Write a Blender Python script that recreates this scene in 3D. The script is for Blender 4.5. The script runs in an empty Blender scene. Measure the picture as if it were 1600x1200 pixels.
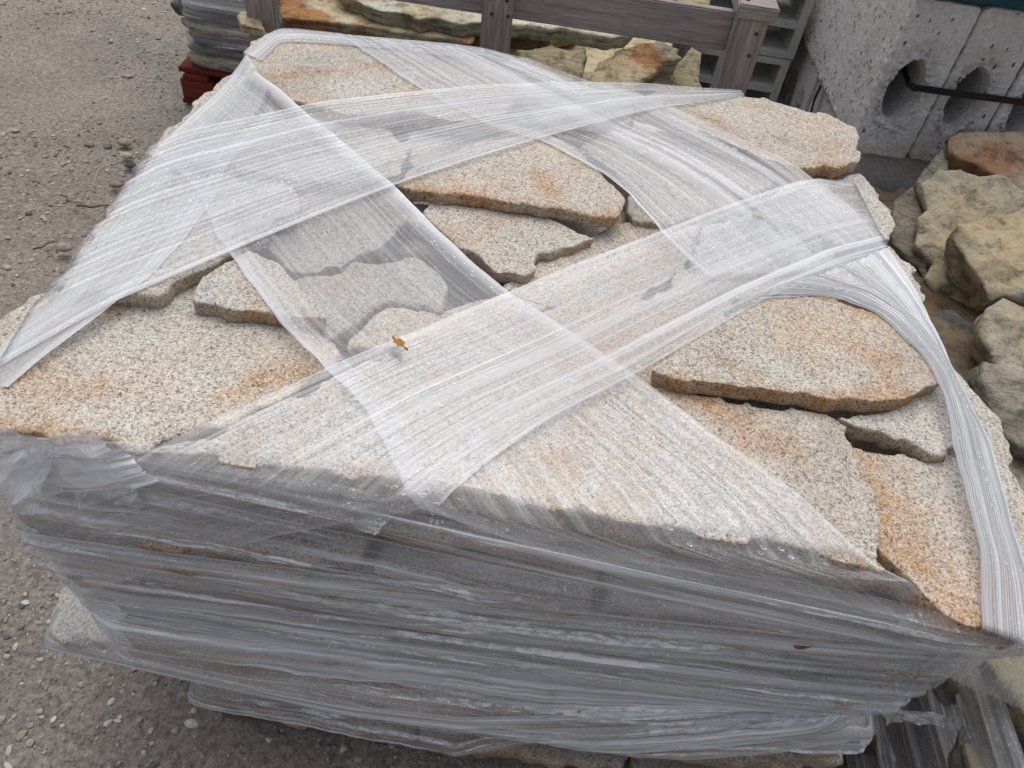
import bpy, bmesh, math, random
import numpy as np
from mathutils import Vector, Matrix, noise as mnoise
random.seed(7); np.random.seed(7)
scene = bpy.context.scene
COL = scene.collection

# ------------------------------------------------------------------ camera
CAM = Vector((0, 0, 1.55)); F = 1209.0
TH = math.radians(45.0); RO = math.radians(8.74)
FW = Vector((0, math.cos(TH), -math.sin(TH))); RT = Vector((1, 0, 0)); UP = Vector((0, math.sin(TH), math.cos(TH)))
CX = math.cos(RO)*RT + math.sin(RO)*UP
CY = -math.sin(RO)*RT + math.cos(RO)*UP
cam = bpy.data.cameras.new('camera'); camo = bpy.data.objects.new('camera', cam); COL.objects.link(camo)
M = Matrix((CX, CY, -FW)).transposed().to_4x4(); M.translation = CAM
camo.matrix_world = M
cam.sensor_width = 36; cam.lens = 36*F/1600; cam.clip_start = .01; cam.clip_end = 500
scene.camera = camo

# ------------------------------------------------------------------ light: bright overcast
SUN_EL, SUN_AZ = 68, 5        # azimuth measured from +Y towards +X (behind the stack, to the left)
w = bpy.data.worlds.new('World'); scene.world = w; w.use_nodes = True
nt = w.node_tree; nt.nodes.clear()
sky = nt.nodes.new('ShaderNodeTexSky'); sky.sky_type = 'NISHITA'; sky.sun_disc = False
sky.sun_elevation = math.radians(SUN_EL); sky.sun_rotation = math.radians(SUN_AZ)
sky.air_density = 1.0; sky.dust_density = 4.0; sky.ozone_density = 1.0
hs = nt.nodes.new('ShaderNodeHueSaturation'); hs.inputs['Saturation'].default_value = .35
bg = nt.nodes.new('ShaderNodeBackground'); bg.inputs['Strength'].default_value = .125
wo = nt.nodes.new('ShaderNodeOutputWorld')
nt.links.new(sky.outputs[0], hs.inputs['Color']); nt.links.new(hs.outputs[0], bg.inputs['Color']); nt.links.new(bg.outputs[0], wo.inputs[0])
sl = bpy.data.lights.new('sun', 'SUN'); sl.energy = 1.0; sl.angle = math.radians(80); sl.color = (1, .97, .92)
so = bpy.data.objects.new('sun', sl); COL.objects.link(so)
az, el = math.radians(SUN_AZ), math.radians(SUN_EL)
sd = Vector((math.sin(az)*math.cos(el), math.cos(az)*math.cos(el), math.sin(el)))
so.rotation_euler = sd.to_track_quat('Z', 'Y').to_euler(); so.location = (0, 0, 6)
scene.view_settings.view_transform = 'Standard'; scene.view_settings.look = 'None'
scene.view_settings.exposure = 0.34; scene.view_settings.gamma = 1
scene.cycles.transparent_max_bounces = 40; scene.cycles.max_bounces = 8

# ------------------------------------------------------------------ projection helpers (turn a place in the photograph into a point of the yard)
def ray(px, py):
    return ((px-800)/F)*CX - ((py-600)/F)*CY + FW
def Pz(px, py, z):
    d = ray(px, py); t = (z-CAM.z)/d.z; return CAM + t*d
def Py(px, py, y):
    d = ray(px, py); t = y/d.y; return CAM + t*d
def Pp(px, py, p0, n):
    d = ray(px, py); t = (p0-CAM).dot(n)/d.dot(n); return CAM + t*d

# ------------------------------------------------------------------ object helpers
def tag(o, label, cat, group=None, kind=None):
    if kind: o['kind'] = kind
    if label and len(label.split()) > 16: print('LONG', label)
    if label: o['label'] = label
    if cat: o['category'] = cat
    if group: o['group'] = group
    return o
def link(name, me, mat=None, parent=None):
    o = bpy.data.objects.new(name, me); COL.objects.link(o)
    if mat is not None and me is not None:
        me.materials.clear(); me.materials.append(mat)
    if parent is not None:
        o.parent = parent; o.matrix_parent_inverse = Matrix.Translation(-Vector(parent.location))
    return o
def empty(name, loc=(0, 0, 0)):
    o = bpy.data.objects.new(name, None); o.location = loc; COL.objects.link(o); return o
def mesh_from(verts, faces, smooth=True):
    me = bpy.data.meshes.new('m')
    me.from_pydata([tuple(v) for v in verts], [], faces)
    me.update()
    if smooth: me.polygons.foreach_set('use_smooth', [True]*len(me.polygons))
    return me
def grid_mesh(P, smooth=True, uv=None, dens=None):
    """P: (n,m,3) array"""
    n, m = P.shape[:2]
    idx = np.arange(n*m).reshape(n, m)
    f = np.stack([idx[:-1, :-1], idx[1:, :-1], idx[1:, 1:], idx[:-1, 1:]], -1).reshape(-1, 4)
    me = bpy.data.meshes.new('g')
    me.vertices.add(n*m); me.vertices.foreach_set('co', P.reshape(-1).astype(np.float32))
    me.loops.add(len(f)*4); me.loops.foreach_set('vertex_index', f.reshape(-1).astype(np.int32))
    me.polygons.add(len(f)); me.polygons.foreach_set('loop_start', (np.arange(len(f))*4).astype(np.int32))
    me.update(calc_edges=True); me.validate()
    me.polygons.foreach_set('use_smooth', [smooth]*len(me.polygons))
    if uv is not None:
        l = me.uv_layers.new(name='UVMap')
        l.data.foreach_set('uv', uv.reshape(-1, 2)[f.reshape(-1)].reshape(-1).astype(np.float32))
    if dens is not None:
        a = me.attributes.new('dens', 'FLOAT', 'POINT'); a.data.foreach_set('value', dens.reshape(-1).astype(np.float32))
    return me

_tex = {}
def ctex(scale, kind='CLOUDS'):
    k = (scale, kind)
    if k not in _tex:
        t = bpy.data.textures.new('t', kind); t.noise_scale = scale
        if kind == 'VORONOI': t.distance_metric = 'DISTANCE'; t.weight_1 = 1; t.noise_intensity = 1
        if kind == 'CLOUDS': t.noise_depth = 3
        _tex[k] = t
    return _tex[k]
def bake(o, voxel, disp, facet=0):
    """remesh and roughen a closed solid, then keep the result as the mesh"""
    md = o.modifiers.new('r', 'REMESH'); md.mode = 'VOXEL'; md.voxel_size = voxel; md.use_smooth_shade = True
    for q_ in disp:
        sc_, st = q_[:2]
        d = o.modifiers.new('d', 'DISPLACE'); d.texture = ctex(sc_, q_[2] if len(q_) > 2 else 'CLOUDS'); d.strength = st; d.mid_level = .5; d.texture_coords = 'LOCAL'
    if facet:
        ds = list(o.modifiers)[1:]
        dc = o.modifiers.new('f', 'DECIMATE'); dc.ratio = facet
        r2 = o.modifiers.new('r2', 'REMESH'); r2.mode = 'VOXEL'; r2.voxel_size = voxel; r2.use_smooth_shade = True
        for sc_, st in ((.035, .006), (.012, .0035)):
            d = o.modifiers.new('d', 'DISPLACE'); d.texture = ctex(sc_); d.strength = st; d.mid_level = .5
    dg = bpy.context.evaluated_depsgraph_get(); dg.update()
    me = bpy.data.meshes.new_from_object(o.evaluated_get(dg))
    old = o.data; o.modifiers.clear(); mats = [m for m in old.materials]
    o.data = me; me.materials.clear()
    for m in mats: me.materials.append(m)
    me.polygons.foreach_set('use_smooth', [True]*len(me.polygons))
    bpy.data.meshes.remove(old)
    return o
def rough_outline(pts, amp=.004, step=.014, rnd=random):
    """pts list of 2D; cut corners, add breaks"""
    q = []
    n = len(pts)
    for i in range(n):
        a = Vector(pts[i]); b = Vector(pts[(i+1) % n]); L = (b-a).length
        c = min(.15, .006/max(L, 1e-4))
        k = max(1, int(L/step))
        for j in range(k):
            t = c + (1-2*c)*j/k
            q.append(a.lerp(b, t))
        q.append(a.lerp(b, 1-c))
    out = []
    sx, sy = rnd.random()*50, rnd.random()*50
    for p in q:
        o1 = mnoise.noise(Vector((p.x*14+sx, p.y*14+sy, 1)))*amp*1.6 + mnoise.noise(Vector((p.x*50+sx, p.y*50, 5)))*amp + (mnoise.cell(Vector((p.x*38+sx, p.y*38, 2)))-.5)*amp*1.5
        o2 = mnoise.noise(Vector((p.x*14+sx, p.y*14+sy, 9)))*amp*1.6 + mnoise.noise(Vector((p.x*50+sx, p.y*50, 15)))*amp + (mnoise.cell(Vector((p.x*38+sx, p.y*38, 12)))-.5)*amp*1.5
        out.append(Vector((p.x+o1, p.y+o2)))
    return out
def prism(outline, to3, th, taper=.0, nrm=Vector((0, 0, 1)), rnd=random):
    """outline 2D -> solid; to3 maps 2D to the top face in 3D; thickness th along -nrm"""
    top = [to3(p) for p in outline]
    c = sum(top, Vector())/len(top)
    bot = [t - nrm*th + (c-t)*taper for t in top]
    n = len(top)
    vs = top+bot
    fs = [list(range(n)), [n+i for i in reversed(range(n))]]
    for i in range(n):
        j = (i+1) % n
        fs.append([i, n+i, n+j, j])
    me = bpy.data.meshes.new('p'); bm = bmesh.new()
    bv = [bm.verts.new(v) for v in vs]
    for f in fs: bm.faces.new([bv[i] for i in f])
    bmesh.ops.recalc_face_normals(bm, faces=bm.faces)
    bmesh.ops.triangulate(bm, faces=bm.faces)
    bm.to_mesh(me); bm.free()
    return me
def stone(name, pts, z, th, mat, voxel=.006, amp=.004, taper=.03, tilt=None, disp=((.10, .005), (.03, .0025), (.010, .002)), parent=None):
    ol = rough_outline(pts, amp)
    cx = sum(p[0] for p in pts)/len(pts); cy = sum(p[1] for p in pts)/len(pts)
    tx, ty = tilt or (0, 0)
    me = prism(ol, lambda p: Vector((p.x, p.y, z + tx*(p.x-cx) + ty*(p.y-cy))), th, taper)
    o = link(name, me, mat, parent)
    return bake(o, voxel, disp)
def box(bm, c, s, rot=None):
    r = bmesh.ops.create_cube(bm, size=1)
    m = Matrix.Translation(c) @ (rot.to_4x4() if rot else Matrix()) @ Matrix.Diagonal((*s, 1))
    bmesh.ops.transform(bm, matrix=m, verts=r['verts']); return r['verts']
def boxmesh(c, s, rot=None, bev=.003):
    bm = bmesh.new(); box(bm, c, s, rot)
    bmesh.ops.bevel(bm, geom=bm.edges[:], offset=bev, segments=2, affect='EDGES')
    me = bpy.data.meshes.new('b'); bm.to_mesh(me); bm.free(); return me

# ------------------------------------------------------------------ materials
class N:
    def __init__(s, name):
        s.m = bpy.data.materials.new(name); s.m.use_nodes = True; s.t = s.m.node_tree; s.t.nodes.clear()
        s.out = s.t.nodes.new('ShaderNodeOutputMaterial')
    def n(s, ty, **k):
        x = s.t.nodes.new('ShaderNode'+ty)
        for a, b in k.items(): setattr(x, a, b)
        return x
    def l(s, a, b): s.t.links.new(a, b)
    def val(s, sock, v):
        if hasattr(v, 'is_output') or isinstance(v, bpy.types.NodeSocket): s.l(v, sock)
        else: sock.default_value = v
    def noise(s, vec, scale, detail=3, rough=.5, dist=0):
        x = s.n('TexNoise'); s.l(vec, x.inputs['Vector']); x.inputs['Scale'].default_value = scale
        x.inputs['Detail'].default_value = detail; x.inputs['Roughness'].default_value = rough; x.inputs['Distortion'].default_value = dist
        return x.outputs['Fac']
    def vor(s, vec, scale, out='Color', feature='F1'):
        x = s.n('TexVoronoi', feature=feature); s.l(vec, x.inputs['Vector']); x.inputs['Scale'].default_value = scale
        return x.outputs[out]
    def ramp(s, fac, stops, interp='LINEAR'):
        x = s.n('ValToRGB'); s.l(fac, x.inputs[0]); r = x.color_ramp; r.interpolation = interp
        while len(r.elements) < len(stops): r.elements.new(.5)
        for e, (p, c) in zip(r.elements, stops):
            e.position = p; e.color = (c, c, c, 1) if not hasattr(c, '__len__') else (*c, 1)
        return x.outputs[0]
    def mix(s, f, a, b, mode='MIX'):
        x = s.n('MixRGB', blend_type=mode); s.val(x.inputs[0], f)
        for i, v in ((1, a), (2, b)):
            if isinstance(v, bpy.types.NodeSocket): s.l(v, x.inputs[i])
            else: x.inputs[i].default_value = (*v, 1) if hasattr(v, '__len__') else (v, v, v, 1)
        return x.outputs[0]
    def math(s, op, a, b=0, c=None, clamp=False):
        x = s.n('Math', operation=op, use_clamp=clamp); s.val(x.inputs[0], a); s.val(x.inputs[1], b)
        if c is not None: s.val(x.inputs[2], c)
        return x.outputs[0]
    def coords(s, scale=(1, 1, 1), rnd=True, rot=(0, 0, 0)):
        tc = s.n('TexCoord'); mp = s.n('Mapping'); s.l(tc.outputs['Object'], mp.inputs['Vector'])
        mp.inputs['Scale'].default_value = scale; mp.inputs['Rotation'].default_value = rot
        if rnd:
            oi = s.n('ObjectInfo'); cmb = s.n('CombineXYZ')
            k = s.math('MULTIPLY', oi.outputs['Random'], 37.0)
            for i in range(3): s.l(k, cmb.inputs[i])
            s.l(cmb.outputs[0], mp.inputs['Location'])
        return mp.outputs[0]
    def bump(s, h, dist, strength=1, nrm=None):
        x = s.n('Bump'); s.l(h, x.inputs['Height']); x.inputs['Distance'].default_value = dist; x.inputs['Strength'].default_value = strength
        if nrm is not None: s.l(nrm, x.inputs['Normal'])
        return x.outputs[0]
    def principled(s, col, rough=.8, nrm=None, spec=.3):
        p = s.n('BsdfPrincipled')
        if isinstance(col, bpy.types.NodeSocket): s.l(col, p.inputs['Base Color'])
        else: p.inputs['Base Color'].default_value = (*col, 1)
        s.val(p.inputs['Roughness'], rough); p.inputs['Specular IOR Level'].default_value = spec
        if nrm is not None: s.l(nrm, p.inputs['Normal'])
        s.l(p.outputs[0], s.out.inputs[0]); return p

def granite(name, warm=.5, rust=.6, light=1.0, edge=.6, base=((.60, .56, .50))):
    g = N(name); v = g.coords()
    cell = g.vor(v, 520); sep = g.n('SeparateColor'); g.l(cell, sep.inputs[0])
    cell2 = g.vor(v, 270); sep2 = g.n('SeparateColor'); g.l(cell2, sep2.inputs[0])
    L = light*.87
    a = g.ramp(sep.outputs[0], [(0, (.10*L, .10*L, .10*L)), (.10, (.30*L, .29*L, .28*L)), (.26, (.56*L, .53*L, .49*L)), (.60, (.68*L, .65*L, .61*L)), (.82, (.84*L, .83*L, .81*L))], 'CONSTANT')
    b = g.ramp(sep2.outputs[1], [(0, (.30*L, .29*L, .28*L)), (.16, (.58*L, .55*L, .51*L)), (.7, (.76*L, .74*L, .71*L))], 'CONSTANT')
    c = g.mix(.38, a, b)
    # warm mineral tint in patches
    n1 = g.noise(v, 5, 4, .6); tint = g.ramp(n1, [(.38, 0), (.66, 1)])
    grain = g.ramp(sep.outputs[2], [(.25, .15), (.5, 1)])
    t = g.math('MULTIPLY', g.math('MULTIPLY', tint, grain), warm)
    c = g.mix(t, c, g.mix(1, c, (1.0, .78, .58), 'MULTIPLY'))
    # rust stains
    n2 = g.noise(v, 3.6, 6, .66, .9); st = g.ramp(n2, [(.54, 0), (.66, 1)])
    t2 = g.math('MULTIPLY', g.math('MULTIPLY', st, g.ramp(sep2.outputs[0], [(.2, .25), (.6, 1)])), rust)
    c = g.mix(t2, c, g.mix(1, c, (.86, .50, .24), 'MULTIPLY'))
    sa = g.n('Attribute', attribute_name='stain')
    sg = g.ramp(g.math('ADD', g.math('MULTIPLY', sa.outputs['Fac'], .9), g.math('MULTIPLY', g.math('SUBTRACT', g.noise(v, 22, 7, .75), .5), 2.2)), [(.30, 0), (1.0, 1)])
    sg = g.math('MULTIPLY', sg, g.ramp(sep.outputs[1], [(.15, .15), (.6, .8)]))
    c = g.mix(sg, c, g.mix(1, c, (.82, .53, .27), 'MULTIPLY'))
    # broken faces round the rim are browner
    geo = g.n('NewGeometry'); sx = g.n('SeparateXYZ'); g.l(geo.outputs['Normal'], sx.inputs[0])
    e = g.ramp(g.math('ABSOLUTE', sx.outputs[2]), [(.45, 1), (.93, 0)])
    e = g.math('MULTIPLY', e, g.math('MULTIPLY', g.ramp(g.noise(v, 9, 3), [(.35, .25), (.6, 1)]), edge))
    c = g.mix(e, c, g.mix(1, c, (.74, .50, .29), 'MULTIPLY'))
    # greyish dirt clouds
    d = g.ramp(g.noise(v, 3.0, 5, .6, .5), [(.28, (.70, .69, .69)), (.45, (.90, .885, .86)), (.7, (1.0, .975, .935))])
    c = g.mix(1, c, d, 'MULTIPLY')
    h = g.math('ADD', g.noise(v, 240, 3, .7), g.math('MULTIPLY', g.noise(v, 45, 4, .6), 1.5))
    g.principled(c, .85, g.bump(h, .0022, .8), .25); return g.m

def slate(name, c1, c2, c3, rust=(.45, .22, .08), rustamt=.6, scale=1.0, lamin=True):
    g = N(name); v = g.coords(); vl = g.coords((1, 1, 9)) if lamin else v
    n1 = g.noise(v, 4.5*scale, 6, .65, .4)
    c = g.ramp(n1, [(.30, c1), (.5, c2), (.68, c3)])
    n2 = g.noise(v, 3.3*scale, 5, .6, 1.2); r = g.ramp(n2, [(.52, 0), (.60, 1)])
    c = g.mix(g.math('MULTIPLY', r, rustamt), c, rust)
    dk = g.ramp(g.noise(v, 30*scale, 8, .8), [(.38, .45), (.52, 1.0)])
    c = g.mix(1, c, dk, 'MULTIPLY')
    lam = g.noise(vl, 14, 6, .7)
    geo = g.n('NewGeometry'); sx = g.n('SeparateXYZ'); g.l(geo.outputs['Normal'], sx.inputs[0])
    side = g.ramp(g.math('ABSOLUTE', sx.outputs[2]), [(.4, 1), (.85, 0)])
    lc = g.ramp(lam, [(.38, .45), (.58, 1.05)])
    c = g.mix(side, c, g.mix(1, c, lc, 'MULTIPLY'))
    h = g.math('ADD', g.noise(v, 45, 9, .8), g.math('MULTIPLY', lam, 1.6))
    g.principled(c, .85, g.bump(h, .009, 1), .2); return g.m

def concrete(name, col=(.27, .265, .26), pits=True):
    g = N(name); v = g.coords()
    n1 = g.noise(v, 3, 5, .6); c = g.ramp(n1, [(.3, tuple(x*.82 for x in col)), (.7, tuple(x*1.12 for x in col))])
    f = g.ramp(g.noise(v, 130, 7, .8), [(.34, .68), (.66, 1.15)]); c = g.mix(1, c, f, 'MULTIPLY')
    h = g.noise(v, 120, 4, .7)
    if pits:
        vv = g.coords((1, 1, .55))
        dd = g.vor(vv, 62, 'Distance'); cc = g.vor(vv, 62, 'Color'); sp = g.n('SeparateColor'); g.l(cc, sp.inputs[0])
        on = g.math('LESS_THAN', sp.outputs[0], .28)
        pit = g.math('MULTIPLY', g.ramp(dd, [(.10, 1), (.22, 0)]), on)
        c = g.mix(g.math('MULTIPLY', pit, .75), c, (.05, .05, .05))
        h = g.math('SUBTRACT', h, g.math('MULTIPLY', pit, 3))
    g.principled(c, .92, g.bump(h, .005, 1), .2); return g.m

def wood(name, c1, c2, axis='x', rough=.75):
    s = {'x': (.8, 14, 14), 'z': (14, 14, .8), 'y': (14, .8, 14)}[axis]
    g = N(name); v = g.coords(s); vo = g.coords()
    n1 = g.noise(v, 6, 6, .65, .6); c = g.ramp(n1, [(.3, c1), (.66, c2)])
    fine = g.ramp(g.noise(v, 26, 4, .7), [(.32, .62), (.55, 1.05)]); c = g.mix(1, c, fine, 'MULTIPLY')
    blot = g.ramp(g.noise(vo, 5, 4), [(.3, .8), (.7, 1.1)]); c = g.mix(1, c, blot, 'MULTIPLY')
    kn = g.ramp(g.vor(vo, 9, 'Distance'), [(.03, .35), (.09, 1)]); c = g.mix(1, c, kn, 'MULTIPLY')
    g.principled(c, rough, g.bump(g.noise(v, 18, 5, .7), .003, .8), .2); return g.m

def film(name, base=.12, streak=.5, fine=1.0, drops=.6, tint=(.93, .95, 1.0), gloss=.16, bs=.5, blotch=0, beadscale=125):
    """stretch film: clear, with haze where stretched or gathered; side streaks and blotches also paint in glints (density lives in the 'dens' attribute)"""
    g = N(name)
    uv = g.n('UVMap'); uv.uv_map = 'UVMap'
    def mp(su, sv):
        m = g.n('Mapping'); g.l(uv.outputs[0], m.inputs['Vector']); m.inputs['Scale'].default_value = (su, sv, 1); return m.outputs[0]
    at = g.n('Attribute', attribute_name='dens')
    s1 = g.noise(mp(1.6, 150*fine), 1, 4, .7, .25)
    s2 = g.noise(mp(1.2, 38*fine), 1, 4, .65, .5)
    s3 = g.noise(mp(3.0, 9), 1, 4, .6, .5)
    s0 = g.noise(mp(.9, 420*fine), 1, 2, .6, 0)
    st = g.math('ADD', g.ramp(s1, [(.48, 0), (.70, 1)]), g.math('MULTIPLY', g.ramp(s2, [(.48, 0), (.70, 1)]), .5))
    st = g.math('ADD', st, g.math('MULTIPLY', g.ramp(s0, [(.5, 0), (.72, 1)]), .45))
    st = g.math('MULTIPLY', st, g.ramp(s3, [(.30, .25), (.65, 1)]))
    al = g.math('MULTIPLY_ADD', st, streak, base)
    al = g.math('ADD', al, at.outputs['Fac'])
    if blotch:
        b1 = g.ramp(g.noise(mp(1.6, 22), 1, 5, .7, .6), [(.56, 0), (.60, 1)]); b2 = g.ramp(g.noise(mp(60, 140), 1, 3, .7), [(.40, .2), (.6, 1)])
        al = g.math('MULTIPLY', al, g.ramp(g.noise(mp(1.3, 7), 1, 3, .5, .8), [(.38, .25), (.62, 1.15)]))
        al = g.math('ADD', al, g.math('MULTIPLY', g.math('MULTIPLY', b1, b2), blotch))
    # condensation beads on the inside of the film
    dm = mp(1, 1)
    dist = g.vor(dm, beadscale, 'Distance'); dc = g.vor(dm, beadscale, 'Color'); sp = g.n('SeparateColor'); g.l(dc, sp.inputs[0])
    on = g.math('MULTIPLY', g.math('LESS_THAN', sp.outputs[0], .55), g.ramp(g.noise(mp(2.6, 12), 1, 4, .65), [(.50, 0), (.55, 1)]))
    ring = g.math('MULTIPLY', g.ramp(dist, [(.18, 0), (.27, 1), (.34, 0)]), on)
    bead = g.math('MULTIPLY', g.ramp(dist, [(.0, 1), (.32, 0)]), on)
    al = g.math('ADD', al, g.math('MULTIPLY', ring, drops))
    al = g.math('MINIMUM', g.math('MAXIMUM', al, .03), .93)
    tr = g.n('BsdfTransparent'); tr.inputs[0].default_value = (.97, .975, .98, 1)
    h = g.math('ADD', g.math('MULTIPLY', s2, bs), g.math('MULTIPLY', s1, .35))
    h = g.math('ADD', h, g.math('MULTIPLY', bead, .35)); h = g.math('ADD', h, g.math('MULTIPLY', s3, 1.5))
    nb = g.bump(h, .004, .9)
    df = g.n('BsdfDiffuse'); df.inputs[0].default_value = (*[.84*x for x in tint], 1); g.l(nb, df.inputs['Normal'])
    tl = g.n('BsdfTranslucent'); tl.inputs[0].default_value = (*[.84*x for x in tint], 1); g.l(nb, tl.inputs['Normal'])
    m1 = g.n('MixShader'); m1.inputs[0].default_value = .12; g.l(df.outputs[0], m1.inputs[1]); g.l(tl.outputs[0], m1.inputs[2])
    m2 = g.n('MixShader'); g.l(al, m2.inputs[0]); g.l(tr.outputs[0], m2.inputs[1]); g.l(m1.outputs[0], m2.inputs[2])
    gl = g.n('BsdfGlossy'); gl.inputs['Roughness'].default_value = gloss; g.l(nb, gl.inputs['Normal'])
    ge = g.n('NewGeometry'); dt = g.n('VectorMath', operation='DOT_PRODUCT'); g.l(ge.outputs['Incoming'], dt.inputs[0]); g.l(nb, dt.inputs[1])
    om = g.math('SUBTRACT', 1.0, g.math('ABSOLUTE', dt.outputs['Value']), clamp=True)
    ff = g.math('MINIMUM', g.math('MULTIPLY_ADD', g.math('POWER', om, 4.0), .9, .06), .7)
    m3 = g.n('MixShader'); g.l(ff, m3.inputs[0]); g.l(m2.outputs[0], m3.inputs[1]); g.l(gl.outputs[0], m3.inputs[2])
    g.l(m3.outputs[0], g.out.inputs[0]); return g.m

GR = {'warm': granite('granite_warm', .75, .45, 1.0, .6), 'grey': granite('granite_grey', .3, .1, .98, .5),
      'rust': granite('granite_rust', .9, .75, 1.0, .8), 'dull': granite('granite_dull', .6, .5, .80, .8),
      'brown': granite('granite_brown', 1.0, 1.0, .66, 1.0)}
FILM_TOP = film('film_top', .10, .26, .8, .8)
FILM_SIDE = film('film_side', .13, .50, .5, .4, (1.0, 1.02, 1.06), .06, 2.0, .75, 165)  # white streaks and blotches: film haze and contact patches, strengthened to paint in glints
FILM_LOOSE = film('film_loose', .10, .16, .4, .1, (.93, .95, 1), .10)

# ------------------------------------------------------------------ ground
def ground_mat():
    g = N('dirt'); v = g.coords(rnd=False)
    c = g.ramp(g.noise(v, 1.1, 6, .6, .5), [(.3, (.23, .195, .168)), (.5, (.32, .275, .24)), (.7, (.41, .355, .31))])
    c = g.mix(g.ramp(g.noise(v, .8, 4, .6), [(.5, 0), (.62, .5)]), c, (.20, .19, .18))
    gr = g.ramp(g.noise(v, 70, 7, .8), [(.34, .42), (.5, .95), (.66, 1.5)]); c = g.mix(1, c, gr, 'MULTIPLY')
    d = g.vor(v, 130, 'Distance'); cc = g.vor(v, 130, 'Color'); sp = g.n('SeparateColor'); g.l(cc, sp.inputs[0])
    zone = g.ramp(g.noise(v, 2.3, 4), [(.4, 0), (.62, 1)])
    on = g.math('MULTIPLY', g.math('LESS_THAN', sp.outputs[0], .35), g.ramp(d, [(.32, 1), (.42, 0)]))
    pc = g.ramp(sp.outputs[1], [(0, (.12, .11, .10)), (.4, (.33, .30, .27)), (.8, (.50, .47, .42)), (1, (.65, .63, .58))])
    c = g.mix(g.math('MULTIPLY', on, g.math('MULTIPLY_ADD', zone, .6, .25)), c, pc)
    h = g.math('ADD', g.noise(v, 60, 6, .75), g.math('MULTIPLY', on, .5))
    g.principled(c, .95, g.bump(h, .012, .9), .15); return g.m
def axis(fine0, fine1, step, far):
    a = list(np.arange(fine0, fine1, step)); b = []; x = fine1; s = step
    while x < far: b.append(x); s *= 1.35; x += s
    c = []; x = fine0; s = step
    while x > -far: s *= 1.35; x -= s; c.append(x)
    return np.array(c[::-1]+a+b)
gx = axis(-3.2, 1.6, .02, 120); gy = axis(.1, 5.0, .02, 120)
X, Y = np.meshgrid(gx, gy, indexing='ij')
def ghash(x, y):
    z = 0
    for k, (a, f) in enumerate(((.012, 1.7), (.006, 5.1), (.0035, 13.7), (.002, 33.0))):
        th = k*1.1+.3
        xr = x*math.cos(th)-y*math.sin(th); yr = x*math.sin(th)+y*math.cos(th)
        z = z + a*np.sin(xr*f+1.3*np.sin(yr*f*.7+k))*np.cos(yr*f*.9+1.7*np.sin(xr*f*.6+2*k))
    return z
Z = ghash(X, Y) + np.random.normal(0, .0012, X.shape) - .012
Z = np.where((abs(X) < 10) & (Y < 12), Z, -.01)
ground = link('ground', grid_mesh(np.stack([X, Y, Z], -1)), ground_mat())
tag(ground, 'hard packed brown dirt yard with embedded gravel', 'ground', kind='structure')
# loose gravel
def gravel(n=26000):
    base = bmesh.new(); bmesh.ops.create_icosphere(base, subdivisions=1, radius=1)
    bv = np.array([v.co for v in base.verts]); bf = np.array([[v.index for v in f.verts] for f in base.faces]); base.free()
    V = []; Fc = []; A = []
    k = 0; cnt = 0
    while cnt < n:
        x = np.random.uniform(-3.0, 0.9); y = np.random.uniform(.2, 5.0)
        if mnoise.noise(Vector((x*1.6, y*1.6, 3)))+.35*mnoise.noise(Vector((x*7, y*7, 3))) + (.35 if x > -1.6 and y < 1.6 else 0) < np.random.uniform(-.45, .5): continue
        r = .0022 + .005*np.random.rand()**2.5 + (.010*np.random.rand() if np.random.rand() < .03 else 0)
        s = r*np.array([np.random.uniform(.8, 1.5), np.random.uniform(.7, 1.2), np.random.uniform(.4, .8)])
        a = np.random.rand()*6.28; R = np.array([[math.cos(a), -math.sin(a), 0], [math.sin(a), math.cos(a), 0], [0, 0, 1]])
        p = (bv*(1+np.random.uniform(-.38, .38, bv.shape))*s)@R.T
        p += [x, y, float(ghash(np.array(x), np.array(y)))-.012+s[2]*.45]
        V.append(p); Fc.append(bf+k); A.append(np.full(len(bv), np.random.rand())); k += len(bv); cnt += 1
    V = np.concatenate(V); Fc = np.concatenate(Fc)
    me = bpy.data.meshes.new('gravel'); me.from_pydata(V.tolist(), [], Fc.tolist()); me.update()
    at = me.attributes.new('tone', 'FLOAT', 'POINT'); at.data.foreach_set('value', np.concatenate(A).astype(np.float32))
    g = N('gravel'); at = g.n('Attribute', attribute_name='tone')
    c = g.ramp(at.outputs['Fac'], [(0, (.12, .115, .11)), (.3, (.24, .21, .18)), (.6, (.34, .30, .26)), (.92, (.44, .41, .37)), (1, (.56, .53, .49))])
    g.principled(c, .85, None, .25)
    return link('gravel', me, g.m)
tag(gravel(), 'loose pale and brown gravel scattered over the dirt', 'gravel', kind='stuff')

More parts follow.
